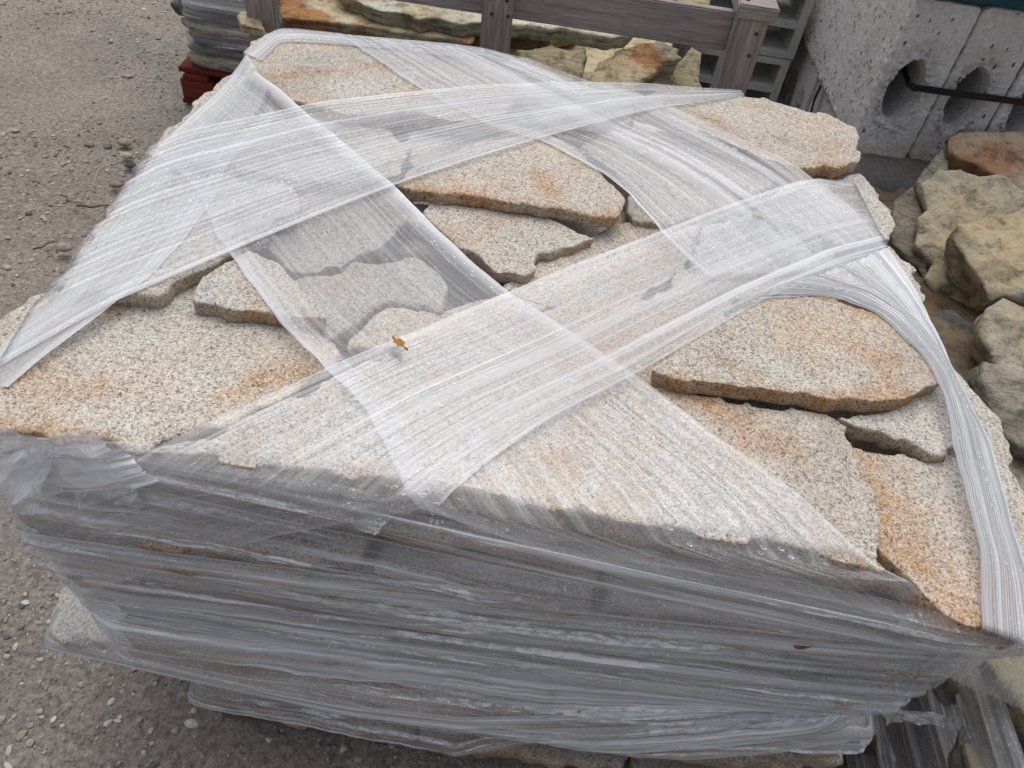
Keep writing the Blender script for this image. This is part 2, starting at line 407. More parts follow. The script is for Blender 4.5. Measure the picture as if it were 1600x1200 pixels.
# ------------------------------------------------------------------ the wrapped pallet of granite slabs: top layer
T = .90
TOPL = []   # (polygon xy, z top)
def topslab(px, z, th, mat, label, tilt=None, voxel=.004, amp=.0045, stain=None):
    pts = [tuple(Pz(x, y, z).xy) for x, y in px]
    o = stone('granite_flagstone', pts, z, th, GR[mat], voxel, amp, tilt=tilt)
    if len(label.split())>15: print('LONG', len(label.split()), label)
    tag(o, label, 'stone slab', 'granite slabs on the wrapped pallet')
    TOPL.append((pts, z))
    if stain:
        me = o.data; co = np.empty(len(me.vertices)*3, np.float32); me.vertices.foreach_get('co', co); co = co.reshape(-1, 3)
        val = np.zeros(len(co))
        for line, wd in stain:
            q = np.array([tuple(Pz(a, b, z).xy) for a, b in line])
            for p0, p1 in zip(q[:-1], q[1:]):
                e = p1-p0; t = np.clip(((co[:, :2]-p0)@e)/(e@e+1e-9), 0, 1); dd = np.linalg.norm(co[:, :2]-(p0+t[:, None]*e), axis=1)
                val = np.maximum(val, np.clip(1-dd/(wd*1.9), 0, 1))
        at = me.attributes.new('stain', 'FLOAT', 'POINT'); at.data.foreach_set('value', val.astype(np.float32))
    return o
topslab([(402, 62), (425, 49), (480, 52), (560, 58), (660, 66), (770, 84), (800, 120), (800, 175), (720, 190), (640, 170), (600, 178), (530, 178), (440, 152), (390, 116), (386, 92)], .925, .03, 'warm',
        'bare speckled granite slab at the far left corner, between two bands of film', stain=[([(392, 110), (420, 125), (520, 110), (640, 100)], .03)])
topslab([(820, 88), (900, 130), (1000, 150), (1005, 170), (980, 190), (930, 205), (860, 200), (815, 160), (780, 150), (775, 100)], .905, .04, 'grey',
        'grey granite slab under the film in the middle of the far edge')
topslab([(985, 160), (1010, 148), (1060, 142), (1110, 139), (1180, 150), (1260, 172), (1300, 178), (1342, 206), (1340, 240), (1330, 262), (1235, 262), (1170, 235), (1090, 200)], .928, .028, 'warm',
        'bare granite slab at the far right corner with a rusty front rim', stain=[([(1225, 262), (1335, 262)], .018), ([(1100, 180), (1180, 230)], .025)])
topslab([(375, 108), (392, 130), (440, 158), (520, 185), (600, 200), (650, 230), (625, 270), (560, 285), (480, 280), (350, 258), (262, 250), (240, 236), (268, 195), (325, 145)], .905, .04, 'grey',
        'pale granite slab on the left edge just below the far left one, wholly under film')
topslab([(236, 268), (350, 270), (470, 290), (470, 320), (430, 350), (385, 385), (300, 422), (245, 460), (218, 456), (170, 448), (98, 446), (145, 372), (192, 300)], .918, .026, 'grey',
        'pale granite slab on the left edge with the wide white band crossing it')
topslab([(480, 290), (600, 285), (650, 310), (640, 350), (560, 410), (465, 425), (420, 380), (435, 345)], .885, .04, 'dull',
        'grey granite slab low under the film left of the bare triangle')
topslab([(640, 200), (760, 190), (860, 200), (870, 215), (780, 225), (700, 260), (650, 262), (630, 240)], .89, .04, 'grey',
        'granite slab under the crossing bands behind the bare triangular one')
topslab([(617, 288), (640, 264), (740, 222), (858, 205), (905, 232), (977, 306), (971, 340), (920, 334), (850, 322), (760, 308), (690, 300), (650, 296)], .922, .022, 'warm',
        'bare triangular granite slab in the centre with a rusty front edge', stain=[([(617, 288), (700, 300), (850, 322), (971, 340)], .018), ([(840, 270), (860, 300)], .02)], amp=.0022)
topslab([(692, 312), (760, 316), (850, 334), (925, 366), (915, 378), (862, 396), (812, 430), (775, 420), (725, 385), (690, 356), (668, 338)], .90, .024, 'warm',
        'bare jagged granite slab in front of the triangular one', amp=.005)
topslab([(640, 316), (690, 318), (686, 336), (700, 360), (640, 340)], .88, .03, 'warm', 'small granite offcut wedged left of the jagged bare slab')
topslab([(915, 372), (950, 350), (1000, 345), (1045, 345), (1100, 350), (1090, 400), (1010, 470), (900, 490), (800, 462), (796, 436), (860, 402)], .885, .04, 'warm',
        'bare granite slab right of the hole with the leaf crumb, running under the wide band')
topslab([(905, 225), (975, 195), (1090, 210), (1170, 245), (1220, 280), (1150, 320), (1060, 345), (990, 345), (985, 300), (930, 240)], .895, .04, 'grey',
        'grey granite slab under film between the triangle and the far right slab')
topslab([(1230, 285), (1345, 268), (1372, 295), (1406, 345), (1402, 372), (1330, 385), (1250, 350), (1180, 330)], .905, .045, 'grey',
        'pale grey granite slab on the right edge under film, below the bare far right slab')
topslab([(1100, 350), (1180, 332), (1240, 350), (1330, 388), (1400, 385), (1430, 420), (1450, 470), (1380, 470), (1200, 455), (1100, 500), (1010, 475), (1090, 405)], .885, .04, 'grey',
        'grey granite slab beneath the wide band near the right edge')
topslab([(1018, 582), (1070, 535), (1190, 463), (1290, 460), (1395, 500), (1445, 550), (1482, 588), (1445, 604), (1418, 624), (1300, 622), (1180, 606), (1060, 590)], .924, .026, 'rust',
        'large bare granite slab at the right with a thick rusty front edge', stain=[([(1060, 590), (1180, 606), (1300, 622), (1420, 620)], .022), ([(1120, 560), (1190, 590)], .02), ([(1370, 560), (1390, 600)], .02)], amp=.0025)
topslab([(1312, 652), (1360, 640), (1440, 612), (1484, 590), (1506, 640), (1508, 680), (1488, 705), (1462, 712), (1440, 700), (1400, 682), (1350, 668)], .902, .026, 'warm',
        'small granite slab with the dark crack below it, near the right edge')
topslab([(1325, 692), (1400, 712), (1470, 716), (1508, 690), (1545, 745), (1590, 850), (1615, 985), (1500, 975), (1430, 905), (1375, 860), (1345, 790), (1328, 740)], .888, .04, 'rust',
        'bare granite slab at the near right corner with a broad rusty streak', stain=[([(1350, 705), (1375, 790), (1420, 870), (1500, 960), (1590, 975)], .045), ([(1400, 780), (1440, 860)], .03)], amp=.003)
topslab([(1484, 560), (1560, 650), (1625, 800), (1640, 980), (1600, 900), (1560, 760), (1510, 670)], .87, .04, 'grey', 'narrow granite slab along the right edge beneath the folded film')
topslab([(235, 704), (455, 626), (545, 580), (650, 540), (860, 482), (1000, 460), (1120, 480), (1160, 520), (1070, 606), (1200, 628), (1322, 656), (1346, 710), (1368, 790), (1392, 850), (1386, 892), (1250, 858), (1100, 832), (860, 790), (650, 752), (450, 726), (260, 708)], .90, .045, 'warm',
        'largest granite slab, forming most of the front edge under the film', stain=[([(1080, 612), (1160, 650), (1220, 700)], .035), ([(560, 742), (700, 765)], .012), ([(1300, 868), (1380, 890)], .012), ([(780, 700), (900, 730)], .02)], voxel=.0045)
topslab([(-25, 545), (0, 492), (40, 468), (110, 446), (215, 444), (330, 402), (400, 420), (500, 500), (545, 555), (447, 618), (228, 700), (80, 676), (0, 668), (-40, 660)], .895, .045, 'warm',
        'wide bare granite slab at the left front corner', stain=[([(70, 512), (120, 498), (190, 480)], .02), ([(0, 560), (60, 600), (140, 610)], .03), ([(370, 610), (490, 570)], .025), ([(0, 662), (170, 690)], .015), ([(490, 510), (500, 550)], .025)], voxel=.0045)
topslab([(305, 472), (312, 440), (350, 410), (390, 388), (440, 415), (500, 470), (520, 500), (462, 494), (400, 486), (350, 480)], .916, .022, 'rust',
        'small bare granite slab with a dark brown front edge, lying on the wide left one', amp=.0025)
topslab([(470, 440), (560, 405), (660, 400), (705, 440), (690, 485), (600, 478), (525, 530), (480, 500)], .89, .035, 'dull',
        'grey granite slab seen through the slanting band left of the orange leaf')
topslab([(604, 482), (692, 490), (790, 455), (860, 480), (700, 530), (600, 545), (540, 545)], .885, .03, 'rust', 'pinkish granite piece half hidden behind the band with the orange leaf')

# lower layers: the front row, both ends and the back of each course, seen edge-on through the film
ordn = ['second', 'third', 'fourth', 'fifth', 'sixth', 'seventh', 'eighth', 'ninth', 'tenth', 'eleventh', 'twelfth', 'thirteenth', 'fourteenth', 'fifteenth', 'sixteenth', 'seventeenth', 'eighteenth']
LOW = []
zt = .85; k = 0
rr = random.Random(11)
while zt > .16 and k < 18:
    th = rr.uniform(.032, .052)
    xl = -.53 + rr.uniform(-.03, .03); xr = .53 + rr.uniform(-.03, .025); yf = .492 + rr.uniform(-.03, .035); yb = 1.53
    if zt < .33: xl += .09; yf += .02
    if .50 < zt < .62: xr -= .03
    if zt < .50: xr = .585 + rr.uniform(-.01, .01)
    if abs(zt-.37) < .025: xl = -.655
    if abs(zt-.73) < .03: xr = .575
    cuts = sorted([xl, xl+(xr-xl)*rr.uniform(.26, .4), xl+(xr-xl)*rr.uniform(.58, .76), xr])
    spots = []
    for i in range(3):
        a, b = cuts[i]+.003, cuts[i+1]-.003
        d = rr.uniform(.30, .45); sl_ = rr.uniform(-.03, .03)
        f0, f1 = yf+rr.uniform(-.012, .015), yf+rr.uniform(-.012, .015)
        spots.append(([(a, f0), ((a+b)/2, (f0+f1)/2+rr.uniform(-.012, .006)), (b, f1), (b+sl_, yf+d), (a-sl_, yf+d)], ('left end', 'middle', 'right end')[i]+' of the front face'))
    spots.append(([(xl+rr.uniform(0, .04), yf+.46), (-.02, yf+.47), (-.03, yb), (xl+.10+rr.uniform(0, .08), yb)], 'rear half of the left side'))
    spots.append(([(.0, yf+.47), (xr, yf+.46), (xr-rr.uniform(0, .06), yb), (-.01, yb)], 'rear half of the right side'))
    for pts, where in spots:
        m = rr.choice(['dull', 'dull', 'brown', 'grey', 'warm'])
        if k == 0: m = 'grey'
        zz = zt - rr.uniform(0, .006)
        o = stone('granite_flagstone', pts, zz, th-.003, GR[m], .0095 if 'front' in where else .014, .005, disp=((.07, .007), (.02, .003)))
        tag(o, 'granite slab under film, %s course from top, %s' % (ordn[k], where), 'stone slab', 'granite slabs on the wrapped pallet')
        LOW.append((pts, zz-th/2))
    zt -= th + .006; k += 1
ZBOT = zt

# the pallet below
WOOD_D = wood('pallet_wood', (.10, .07, .05), (.20, .15, .11))
WOOD_DY = wood('pallet_wood_across', (.10, .07, .05), (.20, .15, .11), 'y')
WOOD_G = wood('crate_wood', (.24, .195, .185), (.42, .36, .345))
WOOD_GZ = wood('crate_wood_upright', (.21, .17, .15), (.42, .355, .32), 'z')
RED = wood('red_painted_wood', (.10, .018, .014), (.22, .035, .025))
def pallet(x0, x1, y0, y1, zt, mat, matc, label, boards=6, rot=0, origin=None):
    c = ((x0+x1)/2, (y0+y1)/2, 0); r = empty('wooden_pallet', c)
    tag(r, label, 'pallet')
    bt = .02
    n = boards; wy = (y1-y0)/n
    for i in range(n):
        link('deck_board', boxmesh(Vector(((x0+x1)/2, y0+wy*(i+.5), zt-bt/2)), (x1-x0, wy*.78, bt)), mat, r)
    for yy in (y0+.05, (y0+y1)/2, y1-.05):
        link('bottom_board', boxmesh(Vector(((x0+x1)/2, yy, .012)), (x1-x0, .1, .02)), mat, r)
        for xx in (x0+.07, (x0+x1)/2, x1-.07):
            link('block', boxmesh(Vector((xx, yy, (zt-bt-.02+.022)/2)), (.13, .095, zt-bt-.045-.002)), matc, r)
    for xx in (x0+.07, (x0+x1)/2, x1-.07):
        link('stringer_board', boxmesh(Vector((xx, (y0+y1)/2, zt-bt-.0115)), (.1, y1-y0, .02)), matc, r)
    if rot:
        for ch in [r]: ch.rotation_euler.z = rot
    return r
pz = ZBOT - .0
pallet(-.45, .50, .54, 1.5, pz, WOOD_D, WOOD_DY, 'dark weathered wooden pallet beneath the film-wrapped granite slabs')

# ------------------------------------------------------------------ stretch film
wrap = empty('stretch_film', (0, 1.0, 0))
tag(wrap, 'clear stretch film wound in crossing bands over and around the granite slabs', 'plastic film')
# height raster of the top of the stack
RES = .008; x0r, x1r, y0r, y1r = -.85, .85, .3, 1.75
RX = np.arange(x0r, x1r, RES); RY = np.arange(y0r, y1r, RES)
GX, GY = np.meshgrid(RX, RY, indexing='ij')
def inpoly(px, py, poly):
    c = np.zeros(px.shape, bool); n = len(poly)
    for i in range(n):
        xa, ya = poly[i]; xb, yb = poly[(i+1) % n]
        if ya == yb: continue
        cond = ((ya > py) != (yb > py)) & (px < (xb-xa)*(py-ya)/(yb-ya)+xa)
        c ^= cond
    return c
HT = np.full(GX.shape, .0)
HT[(GX > -.52) & (GX < .50) & (GY > .50) & (GY < 1.52)] = .85
for poly, z in TOPL: HT = np.where(inpoly(GX, GY, poly), np.maximum(HT, z), HT)
for _ in range(1):
    H2 = HT.copy()
    H2[1:] = np.maximum(H2[1:], HT[:-1]); H2[:-1] = np.maximum(H2[:-1], HT[1:]); H2[:, 1:] = np.maximum(H2[:, 1:], HT[:, :-1]); H2[:, :-1] = np.maximum(H2[:, :-1], HT[:, 1:]); HT = H2
def height(x, y):
    i = np.clip(((x-x0r)/RES).astype(int), 0, HT.shape[0]-1); j = np.clip(((y-y0r)/RES).astype(int), 0, HT.shape[1]-1)
    return HT[i, j]
def hull_up(s, z):
    st = []
    for i in range(len(s)):
        while len(st) >= 2 and (z[st[-1]]-z[st[-2]])*(s[i]-s[st[-2]]) <= (z[i]-z[st[-2]])*(s[st[-1]]-s[st[-2]]): st.pop()
        st.append(i)
    return np.interp(s, s[st], z[st])
def interp_path(P, M_):
    P = np.array(P); d = np.r_[0, np.cumsum(np.linalg.norm(np.diff(P, axis=0), axis=1))]
    t = np.linspace(0, d[-1], M_)
    # smooth (catmull) through the points
    out = []
    for a in range(P.shape[1]): 
        out.append(np.interp(t, d, P[:, a]))
    o = np.stack(out, -1)
    for _ in range(int(M_*.08)):
        o[1:-1] = .25*o[:-2]+.5*o[1:-1]+.25*o[2:]
    return o
def profile(n, seed, narrow=.006, nf=9, amp=.35, edges=(.5, .5), ew=.012, slow=.12):
    """lateral haze: gathered edges, folds, broad doubled lanes"""
    r = np.random.RandomState(seed); v = np.linspace(0, 1, n); d = np.zeros(n)
    for _ in range(nf):
        c = r.rand(); w_ = narrow*(.5+2.2*r.rand()**2); d += amp*(.3+.7*r.rand())*np.exp(-((v-c)/w_)**2)
    for _ in range(4):
        c = r.rand(); w_ = .04+.10*r.rand(); d += slow*r.rand()*np.exp(-((v-c)/w_)**4)
    d += edges[0]*np.exp(-(v/ew)**1.3) + edges[1]*np.exp(-((1-v)/ew)**1.3)
    return d
BN = [0]
def band(A, B, nu=90, nv=150, seed=1, base=.0, edges=(.45, .45), nf=9, amp=.35, tailA=None, tailB=None, off=.003, ripple=.0007, slow=.15, headA=None, headB=None, drop=(-.02, -.01, -.15), mat=None, ew=.012, fade=None, parent=None, name='top_band'):
    """A, B: the two edges of the band in the photograph; taut strands are strung between them over the stones"""
    mk = lambda L: interp_path([tuple(Pz(x, y, .93).xy) for x, y in L], nu)
    a, b = mk(A), mk(B)
    r = np.random.RandomState(seed+99); tq = np.linspace(0, 1, nu)
    for q_ in (a, b):
        off2 = sum(np.sin(tq*w_*6.28+r.rand()*6)*am for w_, am in ((1.3, .004), (3.1, .0022), (7.3, .0010), (15, .0006)))
        q_ += off2[:, None]*(np.array([.5, .8]) if q_ is a else np.array([.6, .7]))
    v = np.linspace(0, 1, nv)
    XY = a[:, None]*(1-v[None, :, None]) + b[:, None]*v[None, :, None]
    S = np.concatenate([np.zeros((1, nv)), np.cumsum(np.linalg.norm(np.diff(XY, axis=0), axis=2), axis=0)])
    H = height(XY[..., 0], XY[..., 1])
    Zs = np.zeros_like(H)
    for j in range(nv):
        h = H[:, j].copy(); Zs[:, j] = hull_up(S[:, j], np.maximum(h, .888))
    # film cannot follow the gaps sideways either
    for _ in range(10): Zs[:, 1:-1] = np.maximum(Zs[:, 1:-1], .25*Zs[:, :-2]+.5*Zs[:, 1:-1]+.25*Zs[:, 2:])
    BN[0] += 1
    P = np.dstack([XY, Zs + off])
    ii = np.clip(((XY[..., 0]-x0r)/RES).astype(int), 1, HT.shape[0]-2); jj = np.clip(((XY[..., 1]-y0r)/RES).astype(int), 1, HT.shape[1]-2)
    for di in (-1, 0, 1):
        for dj in (-1, 0, 1): np.maximum.at(HT, (ii+di, jj+dj), Zs+.0012)
    r = np.random.RandomState(seed)
    def tails(tA, tB, P0, m=14):
        if tA == 'drop': tA = [P0[0]+np.array(drop)]; tB = [P0[-1]+np.array(drop)]
        ta = np.array([tuple(q) for q in tA]); tb = np.array([tuple(q) for q in tB])
        Q = ta[:, None]*(1-v[None, :, None])+tb[:, None]*v[None, :, None]
        Q = np.concatenate([P0[None], Q]); res = []
        for k_ in range(len(Q)-1):
            for t in np.linspace(0, 1, m)[1:]: res.append(Q[k_]*(1-t)+Q[k_+1]*t)
        return np.array(res)
    if tailA is not None: P = np.concatenate([P, tails(tailA, tailB, P[-1])])
    if headA is not None: P = np.concatenate([tails(headA, headB, P[0])[::-1], P])
    n_ = P.shape[0]
    L = np.concatenate([[0], np.cumsum(np.linalg.norm(np.diff(P[:, nv//2], axis=0), axis=1))])
    Wd = np.linalg.norm(P[:, 0]-P[:, -1], axis=1)
    d = profile(nv, seed, nf=nf, amp=amp, edges=edges, ew=ew, slow=slow)
    # wandering lanes
    rip = sum(np.sin(v[None]*w1*6.28+ph+L[:, None]*k1)*am for w1, ph, k1, am in [(r.uniform(8, 40), r.rand()*6, r.uniform(-2, 2), r.uniform(.3, 1)) for _ in range(7)])
    P[..., 2] += ripple*.4*rip
    wob = .75+.35*np.sin(L[:, None]*r.uniform(2, 5)+v[None]*r.uniform(3, 9)+r.rand()*6)
    squeeze = np.clip(Wd.max()/np.maximum(Wd, 1e-3), 1, 3)**.5
    D = (base + d[None]*wob)*squeeze[:, None]
    if fade is not None: D = D*np.interp(np.linspace(0, 1, n_), *fade)[:, None]
    UV = np.stack([np.repeat(L[:, None], nv, 1)+seed*3.1, v[None]*Wd.max()*.8+.0*Wd[:, None]+seed*1.7], -1)
    return link(name, grid_mesh(P, True, UV, D), mat or FILM_TOP, parent or wrap)

# F : film pulled tight over the left side edge
band([(385, 78), (350, 122), (262, 196), (232, 236), (192, 300), (140, 375), (96, 448), (10, 492), (-60, 560)],
     [(430, 150), (420, 190), (360, 240), (330, 300), (280, 370), (220, 430), (160, 470), (60, 530), (0, 570)],
     seed=21, base=.12, edges=(.2, .25), nf=8, amp=.3, slow=.3)
# G : film over the far edge
band([(378, 80), (430, 42), (520, 50), (640, 60), (760, 72), (838, 94), (905, 128), (1010, 128)],
     [(405, 95), (440, 62), (520, 66), (620, 76), (740, 92), (815, 112), (890, 145), (1000, 148)],
     seed=25, base=.22, edges=(.2, .2), nf=4, amp=.2, slow=.2)

# C : slanting down to the right from the left edge to the near edge
band([(395, 112), (470, 168), (560, 236), (650, 312), (740, 392), (820, 455), (930, 525), (1010, 578), (1120, 655), (1250, 745), (1388, 866)],
     [(238, 232), (300, 290), (350, 370), (420, 470), (500, 552), (545, 600), (590, 660), (620, 715), (632, 742), (645, 750), (660, 756)],
     seed=5, base=.0, edges=(.50, .42), nf=10, amp=.32, slow=.14, ew=.03,
     tailA=[Py(1425, 910, .455), Py(1500, 1010, .46)], tailB=[Py(900, 880, .452), Py(1300, 1010, .455)], fade=([0, .55, .75, 1], [1, .6, .5, .5]))
# D : from the far edge slanting down right to the right edge
band([(835, 88), (900, 115), (1000, 148), (1090, 186), (1175, 226), (1250, 264), (1345, 315), (1412, 385)],
     [(520, 52), (600, 98), (680, 150), (760, 190), (850, 217), (960, 280), (1050, 352), (1120, 400)],
     seed=12, base=.05, edges=(.40, .40), nf=12, amp=.34, slow=.22, tailA='drop', drop=(.01, 0, -.16))
# A : upper band rising to the right
band([(225, 232), (290, 200), (400, 180), (500, 158), (620, 146), (750, 136), (880, 130), (1000, 131), (1160, 141)],
     [(-20, 548), (120, 486), (250, 432), (380, 378), (500, 330), (620, 285), (740, 246), (850, 214), (1000, 176), (1165, 149)],
     seed=3, base=.05, edges=(.38, .50), nf=11, amp=.36, slow=.22, headA='drop', drop=(.0, 0, -.15))
# B : wide lower band rising to the right, with the orange leaf
band([(1345, 270), (1240, 284), (1100, 330), (880, 412), (700, 485), (500, 565), (330, 632), (180, 692)],
     [(1402, 384), (1330, 405), (1200, 462), (1100, 520), (1000, 578), (860, 640), (760, 704), (690, 760)],
     seed=8, base=.04, edges=(.50, .42), nf=16, amp=.38, slow=.24,
     tailA=[Py(90, 745, .455), Py(-60, 800, .455)], tailB=[Py(430, 838, .455), Py(120, 930, .46)], headA='drop', drop=(.01, 0, -.16), fade=([0, .1, .6, .72, 1], [.6, 1, 1, .5, .3]))
# E : the folded sheet round the right edge
band([(1395, 372), (1440, 425), (1480, 500), (1525, 590), (1570, 680), (1605, 780), (1650, 900), (1665, 985)],
     [(1185, 464), (1290, 460), (1370, 485), (1440, 545), (1484, 620), (1518, 730), (1556, 850), (1568, 955)],
     seed=17, base=.13, edges=(.30, .35), nf=9, amp=.34, slow=.42, ew=.03, ripple=.004, tailA=[Py(1640, 1030, .455), Py(1600, 1110, .47)], tailB=[Py(1505, 1000, .45), Py(1440, 1040, .462)], fade=([0, .75, 1], [1, 1, .35]))
# side wraps ---------------------------------------------------------------
CEN = np.array([0.0, 1.02]); NPH = 720
PH = np.linspace(-math.pi, math.pi, NPH, endpoint=False)     # 0 = towards the camera (-Y)
ZL = np.linspace(.08, .94, 44)
def chull(p):
    p = sorted(map(tuple, p)); lo = []; up = []
    cr = lambda o, a, b: (a[0]-o[0])*(b[1]-o[1])-(a[1]-o[1])*(b[0]-o[0])
    for q in p:
        while len(lo) > 1 and cr(lo[-2], lo[-1], q) <= 0: lo.pop()
        lo.append(q)
    for q in reversed(p):
        while len(up) > 1 and cr(up[-2], up[-1], q) <= 0: up.pop()
        up.append(q)
    return np.array(lo[:-1]+up[:-1])
allpts = [(poly, z-.02) for poly, z in TOPL] + LOW
DX, DY = np.sin(PH), -np.cos(PH)
RAD = np.zeros((len(ZL), NPH))
for i, z in enumerate(ZL):
    pts = [q for poly, zz in allpts if abs(zz-z) < .055 for q in poly]
    if len(pts) < 8: pts = [q for poly, zz in LOW if zz < .3 for q in poly]
    h = chull(pts)-CEN
    best = np.full(NPH, 1e9)
    for a, b in zip(h, np.roll(h, -1, 0)):
        e = b-a; nrm = np.array([e[1], -e[0]]); nrm /= np.linalg.norm(nrm)+1e-12
        dist_ = a@nrm
        den = DX*nrm[0]+DY*nrm[1]
        with np.errstate(divide='ignore', invalid='ignore'): t = np.where(den > 1e-6, dist_/den, 1e9)
        best = np.minimum(best, t)
    RAD[i] = best
for _ in range(2): RAD[1:-1] = .25*RAD[:-2]+.5*RAD[1:-1]+.25*RAD[2:]
for _ in range(2): RAD = .25*np.roll(RAD, 1, 1)+.5*RAD+.25*np.roll(RAD, -1, 1)
def rad(ph, z):
    fi = np.clip((z-ZL[0])/(ZL[1]-ZL[0]), 0, len(ZL)-1.001); i = fi.astype(int); ft = fi-i
    fj = ((ph+math.pi)/(2*math.pi)*NPH) % NPH; j = fj.astype(int); gt = fj-j; j2 = (j+1) % NPH
    return (RAD[i, j]*(1-gt)+RAD[i, j2]*gt)*(1-ft) + (RAD[i+1, j]*(1-gt)+RAD[i+1, j2]*gt)*ft
def side(zc_top, zc_bot, seed, k, ph0=-2.9, ph1=2.9, base=.05, edges=(.4, .4), nf=18, amp=.35, slow=.22, nu=420, nv=200, wr=.007, mat=None):
    """zc_top / zc_bot: lists of (angle, z) for the two edges of one turn of film"""
    ph = np.linspace(ph0, ph1, nu); v = np.linspace(0, 1, nv)
    zt_ = np.interp(ph, *zip(*zc_top)); zb_ = np.interp(ph, *zip(*zc_bot))
    r = np.random.RandomState(seed)
    zb_ = zb_ + sum(np.abs(np.sin(ph*w_+r.rand()*6))*am for w_, am in ((3.1, .014), (9.7, .008), (23, .004), (51, .002))) - .012
    Zm = zt_[:, None]*(1-v)[None]+zb_[:, None]*v[None]
    PHm = np.repeat(ph[:, None], nv, 1)
    R = rad(PHm, Zm)
    x = CEN[0]+np.sin(PHm)*R; y = CEN[1]-np.cos(PHm)*R
    L = np.concatenate([[0], np.cumsum(np.hypot(np.diff(x[:, nv//2]), np.diff(y[:, nv//2])))])
    wv = 0
    for _ in range(12):
        w1 = r.uniform(3, 26); wv = wv + np.sin(v[None]*w1*6.28+r.rand()*6+L[:, None]*r.uniform(-3.5, 3.5)+.8*np.sin(L[:, None]*r.uniform(1, 4)))*r.uniform(.3, 1)*(12/(w1+6))
    wv = wv/3
    R = R + .005 + .0028*k + wr*wv
    x = CEN[0]+np.sin(PHm)*R; y = CEN[1]-np.cos(PHm)*R
    wd = float(np.abs(zt_-zb_).max())
    d = profile(nv, seed, narrow=.005, nf=nf, amp=amp, edges=edges, ew=.016, slow=slow)
    # folds wander across the sheet rather than running parallel
    sh = .05*np.sin(L[:, None]*1.3+r.rand()*6)+.025*np.sin(L[:, None]*3.7+r.rand()*6)
    vi = np.clip(v[None]+sh*np.sin(math.pi*v)[None], 0, 1)
    D = np.interp(vi, v, d)*(.55+.55*np.sin(L[:, None]*r.uniform(2.5, 5)+v[None]*r.uniform(8, 16)+r.rand()*6).clip(-.6, 1))+base
    UV = np.stack([np.repeat(L[:, None], nv, 1)+seed*2.3, v[None]*wd+vi*.02+seed*.9], -1)
    return link('side_wrap', grid_mesh(np.stack([x, y, Zm], -1), True, UV, D), mat or FILM_SIDE, wrap)
side([(-3, .79), (-1.1, .80), (-.8, .88), (-.6, .90), (.6, .895), (.85, .88), (1.1, .80), (3, .79)], [(-3, .60), (-.8, .66), (.8, .58), (3, .6)], 2, 0, base=-.03, edges=(.05, .40), nf=26, amp=.5, slow=.22)
side([(-3, .76), (-.75, .735), (0, .775), (.8, .80), (3, .78)], [(-3, .40), (-.75, .44), (.8, .52), (3, .45)], 4, 1, base=-.03, edges=(.60, .35), nf=30, amp=.5, slow=.25)
side([(-3, .56), (-.75, .60), (.8, .66), (3, .6)], [(-3, .30), (-.75, .335), (.2, .36), (.8, .42), (3, .35)], 6, 2, base=-.03, edges=(.35, .5), nf=26, amp=.5, slow=.25)
side([(-3, .36), (-.75, .36), (0, .41), (.8, .56), (3, .40)], [(-3, .14), (-.75, .15), (0, .155), (.45, .30), (.8, .46), (3, .2)], 9, 3, base=.0, edges=(.5, .45), nf=26, amp=.5, slow=.25)

# crumpled loose tails of film
def crumple(corners, seed, amp, nu=90, nv=70, mat=None, base=.15, name='loose_tail', fold=5):
    r = np.random.RandomState(seed); u = np.linspace(0, 1, nu)[:, None]; v = np.linspace(0, 1, nv)[None]
    c = [np.array(q) for q in corners]
    P = (c[0]*((1-u)*(1-v))[..., None]+c[1]*(u*(1-v))[..., None]+c[2]*(u*v)[..., None]+c[3]*((1-u)*v)[..., None])
    n = np.cross(c[1]-c[0], c[3]-c[0]); n /= np.linalg.norm(n)
    h = 0
    for _ in range(fold+4):
        a = r.rand()*3.14; f = r.uniform(1.2, 5)
        h = h + (1-2*np.abs(((u*math.cos(a)+v*math.sin(a))*f+r.rand()+.15*np.sin(u*6+v*5+r.rand()*6)) % 1 - .5)*2)*r.uniform(.2, 1)/f
    P = P + n*(h*amp)[..., None]
    ed = .022
    for q, s in ((c[1]-c[0], v), (c[3]-c[0], u)): pass
    P[0] += r.normal(0, ed*.35, (nv, 3)).cumsum(0)*.15; P[-1] += r.normal(0, ed*.35, (nv, 3)).cumsum(0)*.15
    g2 = np.abs(np.gradient(h, axis=0))+np.abs(np.gradient(h, axis=1))
    cv = np.abs(np.gradient(np.gradient(h, axis=0), axis=0))+np.abs(np.gradient(np.gradient(h, axis=1), axis=1))
    D = base+np.clip(cv/cv.max(), 0, 1)*.5
    UV = np.stack([u*np.linalg.norm(c[1]-c[0])+v*0, v*np.linalg.norm(c[3]-c[0])+u*0], -1)+seed
    return link(name, grid_mesh(P, True, UV, D), mat or FILM_LOOSE, wrap)
tt = lambda p: tuple(p)
crumple([tt(Py(-60, 672, .455)), tt(Py(120, 678, .452)), tt(Py(215, 760, .440)), tt(Py(-60, 800, .440))], 3, .008, base=.20)
crumple([tt(Py(-60, 740, .440)), tt(Py(75, 690, .44)), tt(Py(70, 806, .425)), tt(Py(-60, 812, .425))], 5, .009, base=.20)
crumple([tt(Py(60, 690, .45)), tt(Py(170, 715, .45)), tt(Py(235, 790, .455)), tt(Py(110, 790, .45))], 8, .008, base=.12)
crumple([tt(Py(1395, 960, .455)), tt(Py(1600, 975, .45)), tt(Py(1530, 1036, .44)), tt(Py(1440, 1010, .45))], 9, .006, base=.10, nu=40, nv=30)
crumple([tt(Py(1060, 1120, .47)), tt(Py(1300, 1112, .46)), tt(Py(1130, 1142, .455)), tt(Py(1090, 1138, .455))], 11, .006, base=.08, nu=40, nv=30)
